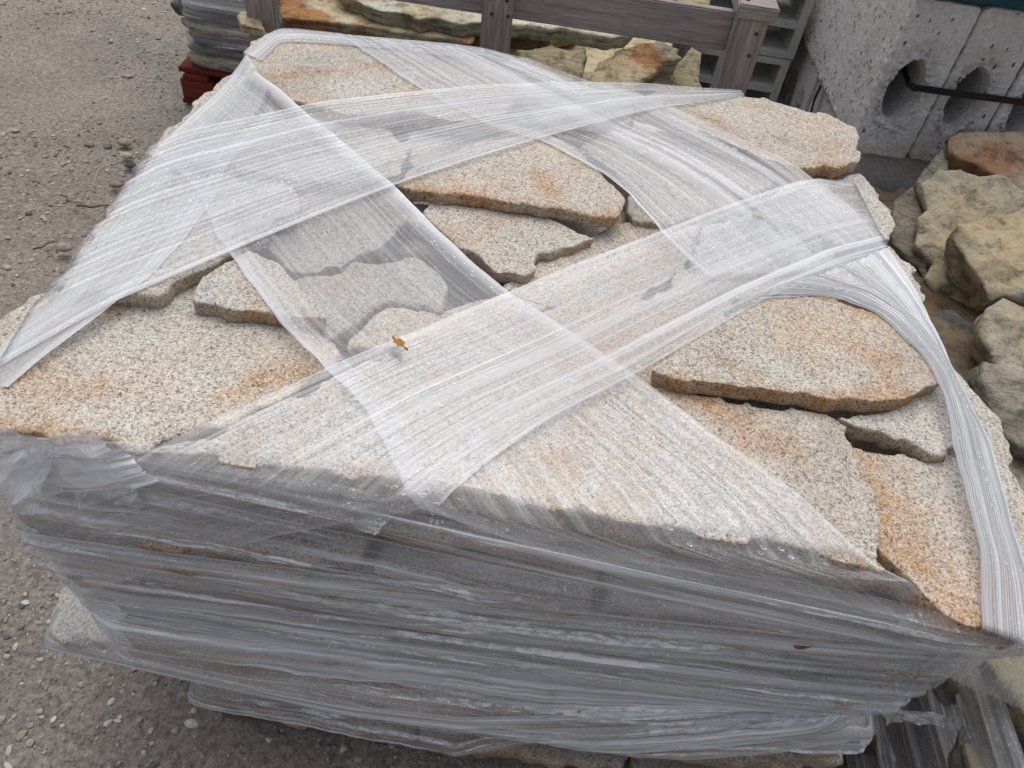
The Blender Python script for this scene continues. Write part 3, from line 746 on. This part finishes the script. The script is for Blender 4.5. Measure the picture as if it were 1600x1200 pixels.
crumple([tt(Py(560, 812, .455)), tt(Py(620, 806, .455)), tt(Py(590, 836, .44)), tt(Py(565, 830, .445))], 12, .004, base=.0, nu=30, nv=30)
crumple([tt(Py(1380, 1105, .50)), tt(Py(1475, 1118, .50)), tt(Py(1480, 1135, .50)), tt(Py(1390, 1125, .50))], 14, .004, base=.1, nu=30, nv=30)

# ------------------------------------------------------------------ things behind and beside
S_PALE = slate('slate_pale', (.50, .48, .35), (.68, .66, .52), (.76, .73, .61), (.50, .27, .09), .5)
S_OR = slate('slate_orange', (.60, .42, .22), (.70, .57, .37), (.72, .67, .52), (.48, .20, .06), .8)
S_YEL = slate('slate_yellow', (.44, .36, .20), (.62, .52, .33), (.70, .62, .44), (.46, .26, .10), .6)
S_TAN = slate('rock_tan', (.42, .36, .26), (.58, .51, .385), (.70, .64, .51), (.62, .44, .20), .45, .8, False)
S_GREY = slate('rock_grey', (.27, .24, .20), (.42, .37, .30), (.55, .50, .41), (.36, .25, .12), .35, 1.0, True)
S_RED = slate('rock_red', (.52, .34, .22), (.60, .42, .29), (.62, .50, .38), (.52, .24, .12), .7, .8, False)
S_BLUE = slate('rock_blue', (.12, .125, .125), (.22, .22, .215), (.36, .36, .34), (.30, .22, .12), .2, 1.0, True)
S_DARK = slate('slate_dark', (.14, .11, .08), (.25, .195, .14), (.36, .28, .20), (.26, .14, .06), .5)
def rock(px, zc, nrm, th, mat, label, group, voxel=.005, amp=.010, disp=((.13, .05), (.05, .02)), cat='rock', name='rock', taper=.12):
    n = Vector(nrm).normalized()
    mx = sum(p[0] for p in px)/len(px); my = sum(p[1] for p in px)/len(px)
    c = Pz(mx, my, zc)
    e1 = Vector((1, 0, 0)); e1 = (e1 - n*e1.dot(n)).normalized(); e2 = n.cross(e1)
    pts = []
    for x, y in px:
        q = Pp(x, y, c, n)-c; pts.append((q.dot(e1), q.dot(e2)))
    me = prism(rough_outline(pts, amp, .025), lambda p: c + e1*p.x + e2*p.y, th, taper, n)
    o = link(name, me, mat); bake(o, voxel, disp, .010 if name == 'rock' else 0)
    tag(o, label, cat, group); return o

# crate of slates -----------------------------------------------------------
YC = 1.70
crate = empty('wooden_crate', (-.14, 2.1, 0)); tag(crate, 'open weathered grey wooden crate holding yellow and orange slates behind the wrapped stack', 'crate')
NAIL = N('nail'); NAIL.principled((.05, .03, .02), .6, None, .4); NAIL = NAIL.m
def nail(x, y, z, up=False):
    bm = bmesh.new(); bmesh.ops.create_cone(bm, cap_ends=True, segments=10, radius1=.0042, radius2=.0036, depth=.003)
    if not up: bmesh.ops.rotate(bm, cent=(0, 0, 0), matrix=Matrix.Rotation(math.pi/2, 3, 'X'), verts=bm.verts)
    me = bpy.data.meshes.new('n'); bm.to_mesh(me); bm.free(); me.transform(Matrix.Translation((x, y, z))); return link('nail', me, NAIL, crate)
def cpost(x, y, z1=1.02, w_=.064, d_=.03, nm='post'):
    return link(nm, boxmesh(Vector((x, y, z1/2+.01)), (w_, d_, z1-.02)), WOOD_GZ, crate)
for xx in (-.655, -.148, .372): cpost(xx, YC-.012)
for xx in (-.655, -.148, .372): cpost(xx, YC+.85)
for y_ in (YC+.020, YC+.818):
    for z_ in (.968, .52, .2):
        link('rail', boxmesh(Vector((-.16, y_, z_)), (1.0 if z_ > .9 else 1.02, .024, .08)), WOOD_G, crate)
for x_ in (-.655, .372):
    link('side_rail', boxmesh(Vector((x_, YC+.42, .96 if x_ < 0 else .55)), (.026, .76, .085)), WOOD_G, crate)
link('floor_board', boxmesh(Vector((-.14, YC+.42, .12)), (1.0, .76, .03)), WOOD_G, crate)
link('cap', boxmesh(Vector((.374, YC+.028, 1.026)), (.082, .13, .028)), WOOD_G, crate)
for q_ in ((.352, YC-.01), (.392, YC+.02), (.36, YC+.07)): nail(q_[0], q_[1], 1.041, True)
for x_ in (-.165, -.130): nail(x_, YC-.0275, .975); nail(x_+.006, YC-.0275, .945)
for z_ in (.985, .94): nail(.385, YC-.0275, z_)
GC = 'slates lying in the wooden crate'
fl = (0, -.05, 1); dsl = ((.08, .005), (.02, .003), (.008, .002))
rock([(500, -60), (535, -12), (575, 8), (640, 26), (740, 36), (830, 38), (900, 46), (955, 56), (992, 54), (1006, 46), (940, 20), (860, -15), (760, -60)], .888, fl, .035, S_PALE,
     'long pale green slate with a ragged mossy edge behind the middle crate post', GC, .006, .006, dsl, 'slate', 'slate', .04)
rock([(436, -50), (438, 12), (440, 27), (500, 31), (560, 38), (640, 50), (705, 60), (740, 66), (745, 40), (640, 10), (560, -50)], .852, fl, .024, S_OR,
     'flat orange and cream slate left in the crate, under the long pale one', GC, .006, .003, ((.08, .004), (.012, .003)), 'slate', 'slate', .02)
rock([(373, 22), (380, 15), (400, 14), (420, 50), (400, 40), (377, 36)], .86, fl, .02, S_OR, 'tip of an orange slate poking out left of the left crate post', GC, .006, .003, dsl, 'slate', 'slate', .05)
rock([(812, 78), (840, 68), (900, 66), (928, 72), (930, 92), (912, 112), (896, 126), (850, 128), (822, 108)], .83, (0, -.55, .8), .07, S_YEL,
     'blocky brownish yellow slate under the overhang right of the middle crate post', GC, .008, .006, dsl, 'slate', 'slate', .1)
rock([(925, 128), (940, 90), (975, 68), (1040, 60), (1062, 82), (1066, 92), (1030, 108), (1010, 128), (960, 150)], .84, (0, -.4, .85), .06, S_OR,
     'orange streaked slate with a pointed right tip, beside the blocky yellow one', GC, .008, .006, dsl, 'slate', 'slate', .1)
rock([(1010, 128), (1035, 104), (1070, 90), (1088, 68), (1102, 80), (1098, 120), (1110, 160), (1020, 160)], .81, (.1, -.5, .8), .07, S_YEL,
     'greenish yellow slate standing against the right crate post', GC, .008, .006, dsl, 'slate', 'slate', .1)
rock([(1040, 4), (1060, -30), (1110, -30), (1118, 5), (1080, 8)], .97, (0, -.2, 1), .04, S_YEL, 'sandy slate lying behind the crate rail near its right post', GC, .008, .006, dsl, 'slate', 'slate', .1)
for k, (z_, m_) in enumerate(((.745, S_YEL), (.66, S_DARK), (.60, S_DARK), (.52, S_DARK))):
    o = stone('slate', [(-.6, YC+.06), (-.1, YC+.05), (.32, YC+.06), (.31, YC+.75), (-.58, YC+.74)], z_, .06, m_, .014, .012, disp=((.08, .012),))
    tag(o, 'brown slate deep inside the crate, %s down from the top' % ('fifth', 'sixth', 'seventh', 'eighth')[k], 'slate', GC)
o = stone('slate', [(-.6, YC+.12), (-.1, YC+.10), (.05, YC+.4), (.02, YC+.75), (-.58, YC+.74)], .822, .072, S_YEL, .014, .012, disp=((.08, .012),))
tag(o, 'thick yellow brown slate supporting the orange and pale slates in the crate', 'slate', GC)

# wrapped slates on the red pallet ---------------------------------------------
pallet(-1.475, -.35, 2.84, 3.75, .144, RED, RED, 'dark red painted pallet under the wrapped thin slates at the far left', 7)
z_ = .150; k = 0; rr = random.Random(4)
while z_ < .80:
    th = rr.uniform(.03, .055); xl = -1.42+rr.uniform(-.02, .05)
    if .30 < z_ < .36 or .2 < z_ < .24: xl -= .03
    y0_ = 2.88+rr.uniform(-.02, .03)
    o = stone('slate', [(xl, y0_), (-1.1, y0_-.01), (-.8, y0_+.01), (-.42, y0_), (-.45, 3.65), (xl+.04, 3.65)], z_+th, th-.004, rr.choice([S_GREY, S_YEL, S_BLUE, S_DARK]), .012, .012, disp=((.06, .014), (.02, .005)))
    tag(o, 'thin slate in the wrapped stack on the red pallet, %s from the bottom' % (['first']+ordn)[k], 'slate', 'slates stacked on the red pallet')
    z_ += th+.003; k += 1
def sheet(path, z0, z1, seed, base, nv=90, nu=160, wr=.006, mat=None, parent=None, name='side_wrap', **kw):
    p = interp_path(path, nu); r = np.random.RandomState(seed); v = np.linspace(0, 1, nv)[None]
    L = np.concatenate([[0], np.cumsum(np.linalg.norm(np.diff(p, axis=0), axis=1))])[:, None]
    tng = np.gradient(p, axis=0); nr = np.stack([tng[:, 1], -tng[:, 0]], -1); nr /= np.linalg.norm(nr, axis=1)[:, None]
    wv = 0
    for _ in range(10):
        w1 = r.uniform(3, 22); wv = wv+np.sin(v*w1*6.28+r.rand()*6+L*r.uniform(-4, 4))*r.uniform(.3, 1)*(12/(w1+6))
    wv = wv/3*wr
    P = np.dstack([p[:, None, 0]+nr[:, None, 0]*wv, p[:, None, 1]+nr[:, None, 1]*wv, z1*(1-v)+z0*v+0*L])
    d = profile(nv, seed, **kw)
    vi = np.clip(v+.06*np.sin(L*3+1)*np.sin(math.pi*v), 0, 1)
    D = np.interp(vi, np.linspace(0, 1, nv), d)*(.6+.5*np.sin(L*4+v*9))+base
    UV = np.stack([np.repeat(L, nv, 1)+seed, np.repeat(v*(z1-z0), nu, 0)+seed], -1)
    return link(name, grid_mesh(P, True, UV, D), mat or FILM_SIDE, parent)
w2 = empty('stretch_film', (-.9, 3.2, 0)); tag(w2, 'stretch film wound round the thin slates on the red pallet', 'plastic film')
sheet([(-1.38, 3.7), (-1.455, 3.3), (-1.45, 2.9), (-1.40, 2.842), (-.9, 2.835), (-.38, 2.84), (-.36, 3.6)], .16, .52, 31, .03, parent=w2, wr=.005, nf=14, amp=.5, edges=(.3, .3), slow=.4)
sheet([(-1.38, 3.7), (-1.46, 3.3), (-1.455, 2.9), (-1.41, 2.83), (-.9, 2.826), (-.38, 2.83), (-.36, 3.6)], .40, .86, 33, .03, parent=w2, wr=.005, nf=14, amp=.5, edges=(.4, .3), slow=.4)

# hollow concrete blocks --------------------------------------------------------
CONC = concrete('concrete', (.66, .64, .62)); CONC_D = concrete('concrete_dark', (.52, .51, .50))
def block_mesh(seed, W=.149, Hh=.372, D=1.25, hole=(-.006, -.03, .036, .075)):
    r = random.Random(seed)
    ol = []
    rc = .018
    for cx_, cz_, a0 in ((W/2-rc, Hh-rc, 0), (-W/2+rc, Hh-rc, 90), (-W/2+.006, .006, 180), (W/2-.006, .006, 270)):
        rr_ = rc if cz_ > .1 else .006
        for a in range(0, 91, 30): ol.append((cx_+rr_*math.cos(math.radians(a0+a)), cz_+rr_*math.sin(math.radians(a0+a))))
    bm = bmesh.new()
    fr = [bm.verts.new((x, 0, z)) for x, z in ol]; bk = [bm.verts.new((x, D, z)) for x, z in ol]
    bm.faces.new(fr); bm.faces.new(bk[::-1])
    for i in range(len(ol)): j = (i+1) % len(ol); bm.faces.new([fr[j], fr[i], bk[i], bk[j]])
    bmesh.ops.recalc_face_normals(bm, faces=bm.faces)
    me = bpy.data.meshes.new('blk'); bm.to_mesh(me); bm.free()
    o = bpy.data.objects.new('blk', me); COL.objects.link(o)
    bm = bmesh.new(); hx, hz, ra, rb = hole; hz += Hh/2
    rings = []
    for y_, s_ in ((-.03, 1.22), (.004, 1.12), (.03, .98), (.40, .86)):
        ring = []
        for i in range(40):
            a = 2*math.pi*i/40
            rad_ = s_*(1+.10*mnoise.noise(Vector((math.cos(a)*2.2+seed, math.sin(a)*2.2, y_*9)))+(.10 if y_ < .02 else .03)*mnoise.noise(Vector((math.cos(a)*7+seed, math.sin(a)*7, 3))))
            xx = math.cos(a)*ra*rad_; zz = math.sin(a)*rb*rad_
            if zz < 0: xx *= 1-.25*(-zz/rb)**2
            ring.append(bm.verts.new((hx+xx, y_, hz+zz)))
        rings.append(ring)
    bm.faces.new(rings[0]); bm.faces.new(rings[-1][::-1])
    for a_, b_ in zip(rings, rings[1:]):
        for i in range(40): j = (i+1) % 40; bm.faces.new([a_[j], a_[i], b_[i], b_[j]])
    bmesh.ops.recalc_face_normals(bm, faces=bm.faces)
    mc = bpy.data.meshes.new('cut'); bm.to_mesh(mc); bm.free(); oc = bpy.data.objects.new('cut', mc); COL.objects.link(oc)
    md = o.modifiers.new('b', 'BOOLEAN'); md.object = oc; md.operation = 'DIFFERENCE'; md.solver = 'EXACT'
    rm = o.modifiers.new('r', 'REMESH'); rm.mode = 'VOXEL'; rm.voxel_size = .005; rm.use_smooth_shade = True
    for sc_, st in ((.05, .004), (.012, .003)):
        d = o.modifiers.new('d', 'DISPLACE'); d.texture = ctex(sc_); d.strength = st; d.mid_level = .5
    dg = bpy.context.evaluated_depsgraph_get(); dg.update()
    out = bpy.data.meshes.new_from_object(o.evaluated_get(dg))
    co = np.empty(len(out.vertices)*3, np.float32); out.vertices.foreach_get('co', co); co = co.reshape(-1, 3)
    # crumbly rim round the hole, ragged bottom edge
    rr_ = np.sqrt(((co[:, 0]-hx)/ra)**2+((co[:, 2]-hz)/rb)**2)
    near = (co[:, 1] < .03) & (rr_ < 2.0)
    for i in np.nonzero(near)[0]:
        x, y, z = co[i]; wgt = max(0, 1-abs(rr_[i]-1.25)/.6)
        co[i, 1] += wgt*(.017*abs(mnoise.noise(Vector((x*75, z*75, seed))))+.008*mnoise.noise(Vector((x*170, z*200, seed)))+.003)
    low = np.nonzero((co[:, 2] < .02) | ((co[:, 1] < .02) & (abs(abs(co[:, 0])-W/2) < .01)))[0]
    for i in low:
        x, y, z = co[i]; co[i] += np.array([1, .4, 1])*.0035*mnoise.noise(Vector((x*60, y*60, z*60+seed)))
    out.vertices.foreach_set('co', co.reshape(-1)); out.polygons.foreach_set('use_smooth', [True]*len(out.polygons))
    bpy.data.objects.remove(o); bpy.data.objects.remove(oc)
    out.materials.clear(); out.materials.append(CONC); return out
BM = [block_mesh(1), block_mesh(5)]
names_ = ['leftmost', 'second from the left', 'third from the left', 'fourth from the left', 'fifth from the left']
for i in range(5):
    o = bpy.data.objects.new('concrete_block', BM[i % 2]); COL.objects.link(o); o.location = (.83+i*.1525, 1.90+.006*(i % 2), .664+.002*(i % 3)); o.rotation_euler.z = 0
    tag(o, 'long grey hollow concrete block on the upper row, %s' % names_[i], 'concrete block', 'hollow concrete blocks behind the stack')
for i in range(8):
    o = bpy.data.objects.new('concrete_block', BM[(i+1) % 2]); COL.objects.link(o); o.location = (.765+.004*(i % 3), 2.0+i*.153, .286); o.rotation_euler.z = math.radians(-90)
    tag(o, 'hollow concrete block of the lower row lying crosswise, %s from its near end' % (['first']+ordn)[i], 'concrete block', 'hollow concrete blocks behind the stack')
for i in range(4):
    o = stone('concrete_block', [(.78, 1.93+i*.3), (1.9, 1.93+i*.3), (1.9, 2.22+i*.3), (.78, 2.22+i*.3)], .283, .27, CONC_D, .02, .001, disp=((.05, .003),))
    tag(o, 'concrete block at the bottom of the block stack, %s from the near end' % (['first']+ordn)[i], 'concrete block', 'hollow concrete blocks behind the stack')
BLACK = N('black_strap'); BLACK.principled((.012, .012, .013), .45, None, .4); BLACK = BLACK.m
def ribbon(pts, wdir, w_, name, label, cat, mat, th=.0012):
    vs, fs = [], []
    wd = Vector(wdir)*w_/2
    P_ = [Vector(p) for p in pts]
    for i, p in enumerate(P_):
        t = (P_[min(i+1, len(P_)-1)]-P_[max(i-1, 0)]).normalized(); n = t.cross(Vector(wdir)).normalized()*th
        vs += [p-wd-n, p+wd-n, p+wd+n, p-wd+n]
    for i in range(len(P_)-1):
        a = i*4
        for j in range(4): k2 = (j+1) % 4; fs.append([a+j, a+4+j, a+4+k2, a+k2])
    fs.append([0, 1, 2, 3]); fs.append([len(vs)-1, len(vs)-2, len(vs)-3, len(vs)-4])
    o = link(name, mesh_from(vs, fs, False), mat); tag(o, label, cat); return o
h1 = Py(1424, 134, 1.893)
ribbon([Vector((.815, 2.25, .90)), Py(1410, 100, 2.02), h1+Vector((-.006, .004, .002)), h1+Vector((.006, -.003, -.002)), Py(1500, 147, 1.888), Py(1600, 160, 1.886), Py(1750, 178, 1.888)], (0, -.15, 1), .016, 'packing_strap',
       'black plastic strap running from the first hole across the fronts of the concrete blocks', 'strap', BLACK)
ribbon([(.758, 2.30, .66), (.752, 2.29, .62), (.752, 2.20, .45), (.754, 2.12, .30)], (0, 1, .2), .018, 'packing_strap', 'black plastic strap slanting down the crosswise concrete blocks', 'strap', BLACK)
# blue pallet on top
BLUE = wood('blue_painted_wood', (.015, .06, .085), (.03, .105, .14))
bp = empty('wooden_pallet', (1.3, 2.4, 1.04)); tag(bp, 'blue painted pallet lying on top of the concrete blocks', 'pallet')
for yy in (1.93, 2.4, 2.9): link('bottom_board', boxmesh(Vector((1.32, yy, 1.055)), (1.15, .10, .02)), BLUE, bp)
for yy in (1.93, 2.4, 2.9):
    for xx in (.82, 1.32, 1.82): link('block', boxmesh(Vector((xx, yy, 1.105)), (.12, .09, .078)), BLUE, bp)
for i in range(6): link('deck_board', boxmesh(Vector((1.32, 1.93+i*.194, 1.156)), (1.15, .15, .02)), BLUE, bp)

# block stack farther back, with square cells
CM = bmesh.new()
def cell_block():
    W, Hh, D = .42, .20, .20
    xs = [0, .025, .195, .225, .395, .42]; zs = [0, .02, .09, .11, .18, .20]
    bm = bmesh.new()
    for i in range(5):
        for j in range(5):
            if i in (1, 3) and j in (1, 3): continue
            box(bm, Vector(((xs[i]+xs[i+1])/2, D/2, (zs[j]+zs[j+1])/2)), (xs[i+1]-xs[i], D, zs[j+1]-zs[j]))
    bmesh.ops.remove_doubles(bm, verts=bm.verts, dist=.0001)
    # drop the inner faces shared by two boxes
    seen = {}
    for f in bm.faces: seen.setdefault(tuple(round(c, 4) for c in f.calc_center_median()), []).append(f)
    bmesh.ops.delete(bm, geom=[f for v_ in seen.values() if len(v_) > 1 for f in v_], context='FACES')
    me = bpy.data.meshes.new('cell'); bm.to_mesh(me); bm.free(); me.materials.append(CONC_P); return me
CM.free()
CONC_P = concrete('concrete_pale', (.6, .6, .57), False)
cb = cell_block()
for i in range(4):
    for j in range(2):
        o = bpy.data.objects.new('concrete_block', cb); COL.objects.link(o); o.location = (.30+.0*i-.43*j*0+.005*(i % 2), 2.55+.23*j, .02+i*.203)
        tag(o, 'pale square-celled concrete block behind the crate, %s from the bottom, %s file' % ((['first']+ordn)[i], ('near', 'far')[j]), 'concrete block', 'square-celled concrete blocks behind the crate')

# right: rocks piled on a wrapped stack of brown slates ---------------------------
GR_ = 'rocks piled at the right'
rock([(1478, 214), (1500, 204), (1600, 204), (1700, 215), (1700, 310), (1600, 296), (1545, 270), (1500, 246), (1482, 232)], .76, (-.05, -.45, .9), .06, S_RED, 'flat reddish orange rock against the concrete blocks at the top of the pile', GR_, .007, .004, ((.1, .010), (.02, .004)))
rock([(1428, 284), (1440, 262), (1476, 226), (1492, 258), (1470, 290), (1440, 300)], .70, (-.25, -.5, .8), .05, S_PALE, 'thin pale yellow rock sliver left of the reddish one', GR_, .008, .004)
rock([(1440, 278), (1465, 262), (1510, 258), (1560, 266), (1610, 292), (1680, 320), (1680, 350), (1570, 345), (1500, 370), (1500, 400), (1530, 440), (1562, 472), (1546, 516), (1505, 486), (1466, 440), (1450, 370)], .70, (-.2, -.5, .8), .09, S_TAN, 'large tan boulder with a grey weathered rim in the middle of the pile', GR_)
rock([(1488, 362), (1500, 340), (1560, 318), (1680, 316), (1690, 445), (1605, 465), (1560, 455), (1515, 415)], .745, (-.15, -.45, .85), .09, S_TAN, 'yellowish rock with an ochre patch lying on the large tan boulder', GR_)
rock([(1392, 305), (1408, 294), (1430, 290), (1446, 312), (1458, 400), (1474, 440), (1474, 474), (1448, 430), (1410, 372)], .66, (-.3, -.5, .75), .10, S_GREY, 'narrow upright grey brown rock at the left edge of the pile', GR_)
rock([(1545, 470), (1570, 461), (1610, 470), (1690, 490), (1690, 610), (1600, 596), (1552, 580), (1538, 540)], .70, (-.3, -.4, .8), .10, S_TAN, 'tan rock with a flat face below the yellowish one', GR_)
rock([(1468, 468), (1502, 482), (1540, 512), (1545, 560), (1542, 600), (1510, 560), (1480, 510)], .60, (-.3, -.5, .75), .10, S_BLUE, 'blue grey layered rock in the gap between boulder and film', GR_)
rock([(1540, 592), (1560, 572), (1610, 585), (1700, 620), (1700, 760), (1600, 706), (1560, 650)], .68, (-.3, -.3, .85), .10, S_GREY, 'greenish grey rock at the right picture edge beside the folded film', GR_)
rock([(1380, 300), (1400, 280), (1440, 300), (1450, 360), (1400, 350)], .58, (-.2, -.5, .8), .08, S_GREY, 'dark rock low in the corner under the concrete blocks', GR_)
rock([(1590, 690), (1700, 740), (1720, 900), (1620, 820)], .60, (-.3, -.2, .9), .10, S_YEL, 'yellow brown rock half hidden beyond the right picture edge', GR_)
rock([(1535, 1020), (1570, 1000), (1640, 1030), (1740, 1120), (1740, 1260), (1640, 1170), (1590, 1110)], .62, (-.35, -.1, .9), .07, S_YEL, 'thick sandy yellow slab at the lower right under the tip of film', GR_, .008, .004, ((.1, .01), (.02, .004)))
z_ = .02; k = 0; rr = random.Random(9)
pcs = [(-.35, .35), (.36, 1.05), (1.06, 1.85)]
while z_ < .54:
    th = rr.uniform(.065, .10)
    for i, (a, b) in enumerate(pcs):
        xl = .735+rr.uniform(-.02, .05)+(.05 if z_ < .15 else 0)
        o = stone('slate', [(xl, a), (xl+rr.uniform(-.02, .02), (a+b)/2), (xl+rr.uniform(-.02, .03), b), (1.3, b), (1.35, a)], z_+th, th-.005, rr.choice([S_DARK, S_DARK, S_GREY]), .014, .012, tilt=(0, rr.uniform(-.03, .03)), disp=((.08, .016), (.025, .006)))
        tag(o, 'dark brown slate under the rock pile, %s course up, %s' % ((['first']+ordn)[k], ('near end', 'middle', 'far end')[i]), 'slate', 'slates stacked under the rock pile')
    z_ += th+.004; k += 1
w3 = empty('stretch_film', (1.0, .8, 0)); tag(w3, 'stretch film over the dark slates at the lower right', 'plastic film')
sheet([(.95, -.45), (.73, -.38), (.715, .2), (.715, .9), (.72, 1.5)], .12, .58, 41, .03, parent=w3, wr=.012, nf=10, amp=.35, edges=(.3, .3), slow=.12)

# small things -------------------------------------------------------------------
lf = N('leaf'); lf.principled((.42, .18, .03), .7, None, .3)
def leaf():
    c = Pz(623, 539, .927)
    n = 14; vs, fs = [], []
    prof = [(-.0120, .0008), (-.0095, .0022), (-.007, .0018), (-.0045, .0058), (-.002, .0042), (.0005, .0062), (.003, .0035), (.0055, .0044), (.008, .0014), (.0115, .0016), (.0165, .0004)]
    for i, (u, w_) in enumerate(prof):
        for s_ in (-1, 0, 1):
            a = Vector((u, s_*w_*(1+.35*math.sin(i*2.7+s_*2)), .002+.0026*abs(s_)+.0018*math.sin(i*1.9+s_)))
            ang = math.radians(-38); vs.append(c+Vector((a.x*math.cos(ang)-a.y*math.sin(ang), a.x*math.sin(ang)+a.y*math.cos(ang), a.z)))
    for i in range(len(prof)-1):
        for j in range(2): a = i*3+j; fs.append([a, a+1, a+4, a+3])
    me = mesh_from(vs, fs); o = link('dry_leaf', me, lf.m); m = o.modifiers.new('s', 'SOLIDIFY'); m.thickness = .0006
    tag(o, 'tiny curled orange leaf lying on the edge of the wide film band', 'leaf')
leaf()
tw = N('twig'); tw.principled((.10, .065, .04), .8, None, .2)
def twig(a, b, r_, label):
    A_ = Pz(*a, .006); B_ = Pz(*b, .010); n = 9; vs, fs = [], []
    for i in range(n):
        t = i/(n-1); c = A_.lerp(B_, t)+Vector((.006*math.sin(t*7), .006*math.cos(t*5), .002*math.sin(t*9)))
        d = (B_-A_).normalized(); s_ = d.cross(Vector((0, 0, 1))).normalized(); u_ = s_.cross(d)
        for k_ in range(6): an = k_*math.pi/3; vs.append(c+(s_*math.cos(an)+u_*math.sin(an))*r_*(1.1-.5*t))
    for i in range(n-1):
        for k_ in range(6): j = (k_+1) % 6; fs.append([i*6+k_, i*6+j, i*6+6+j, i*6+6+k_])
    o = link('twig', mesh_from(vs, fs), tw.m); tag(o, label, 'twig', 'twigs on the dirt')
twig((118, 323), (168, 321), .0035, 'brown twig on the dirt close to the left edge of the wrapped stack')
twig((50, 391), (86, 377), .0028, 'short brown twig on the dirt lower left of the longer one')
twig((92, 306), (128, 318), .0022, 'thin bent twig touching the longer brown twig')
def pebble(px, py, r_, colr, label, sq=(1.3, .9, .6)):
    c = Pz(px, py, .008); bm = bmesh.new(); bmesh.ops.create_icosphere(bm, subdivisions=3, radius=1)
    for v in bm.verts:
        q = v.co.copy(); f = 1+.22*mnoise.noise(q*1.5+Vector((px, py, 0)))+.06*mnoise.noise(q*5)
        v.co = Vector((q.x*sq[0], q.y*sq[1], q.z*sq[2]))*f*r_ + c
    me = bpy.data.meshes.new('pb'); bm.to_mesh(me); bm.free(); me.polygons.foreach_set('use_smooth', [True]*len(me.polygons))
    g = N('pebble'); v = g.coords(); cc = g.mix(1, g.ramp(g.noise(v, 90, 4), [(.3, .75), (.7, 1.15)]), colr, 'MULTIPLY'); g.principled(cc, .8, g.bump(g.noise(v, 150, 4), .002), .3)
    o = link('pebble', me, g.m); tag(o, label, 'pebble', 'larger pebbles on the dirt')
pebble(194, 222, .020, (.34, .28, .21), 'flat tan pebble on the dirt left of the stack, above the dark one')
pebble(204, 258, .016, (.07, .075, .085), 'dark blue grey pebble on the dirt near the left side of the stack')
pebble(198, 243, .017, (.42, .37, .29), 'oval beige pebble just above the dark blue grey one')
pebble(181, 288, .017, (.25, .21, .17), 'brown round pebble beside the left edge of the film')
pebble(300, 1130, .010, (.52, .50, .46), 'pale round pebble on the dirt at the near left corner of the stack')
pebble(100, 386, .020, (.30, .27, .24), 'grey brown pebble right of the short twig')
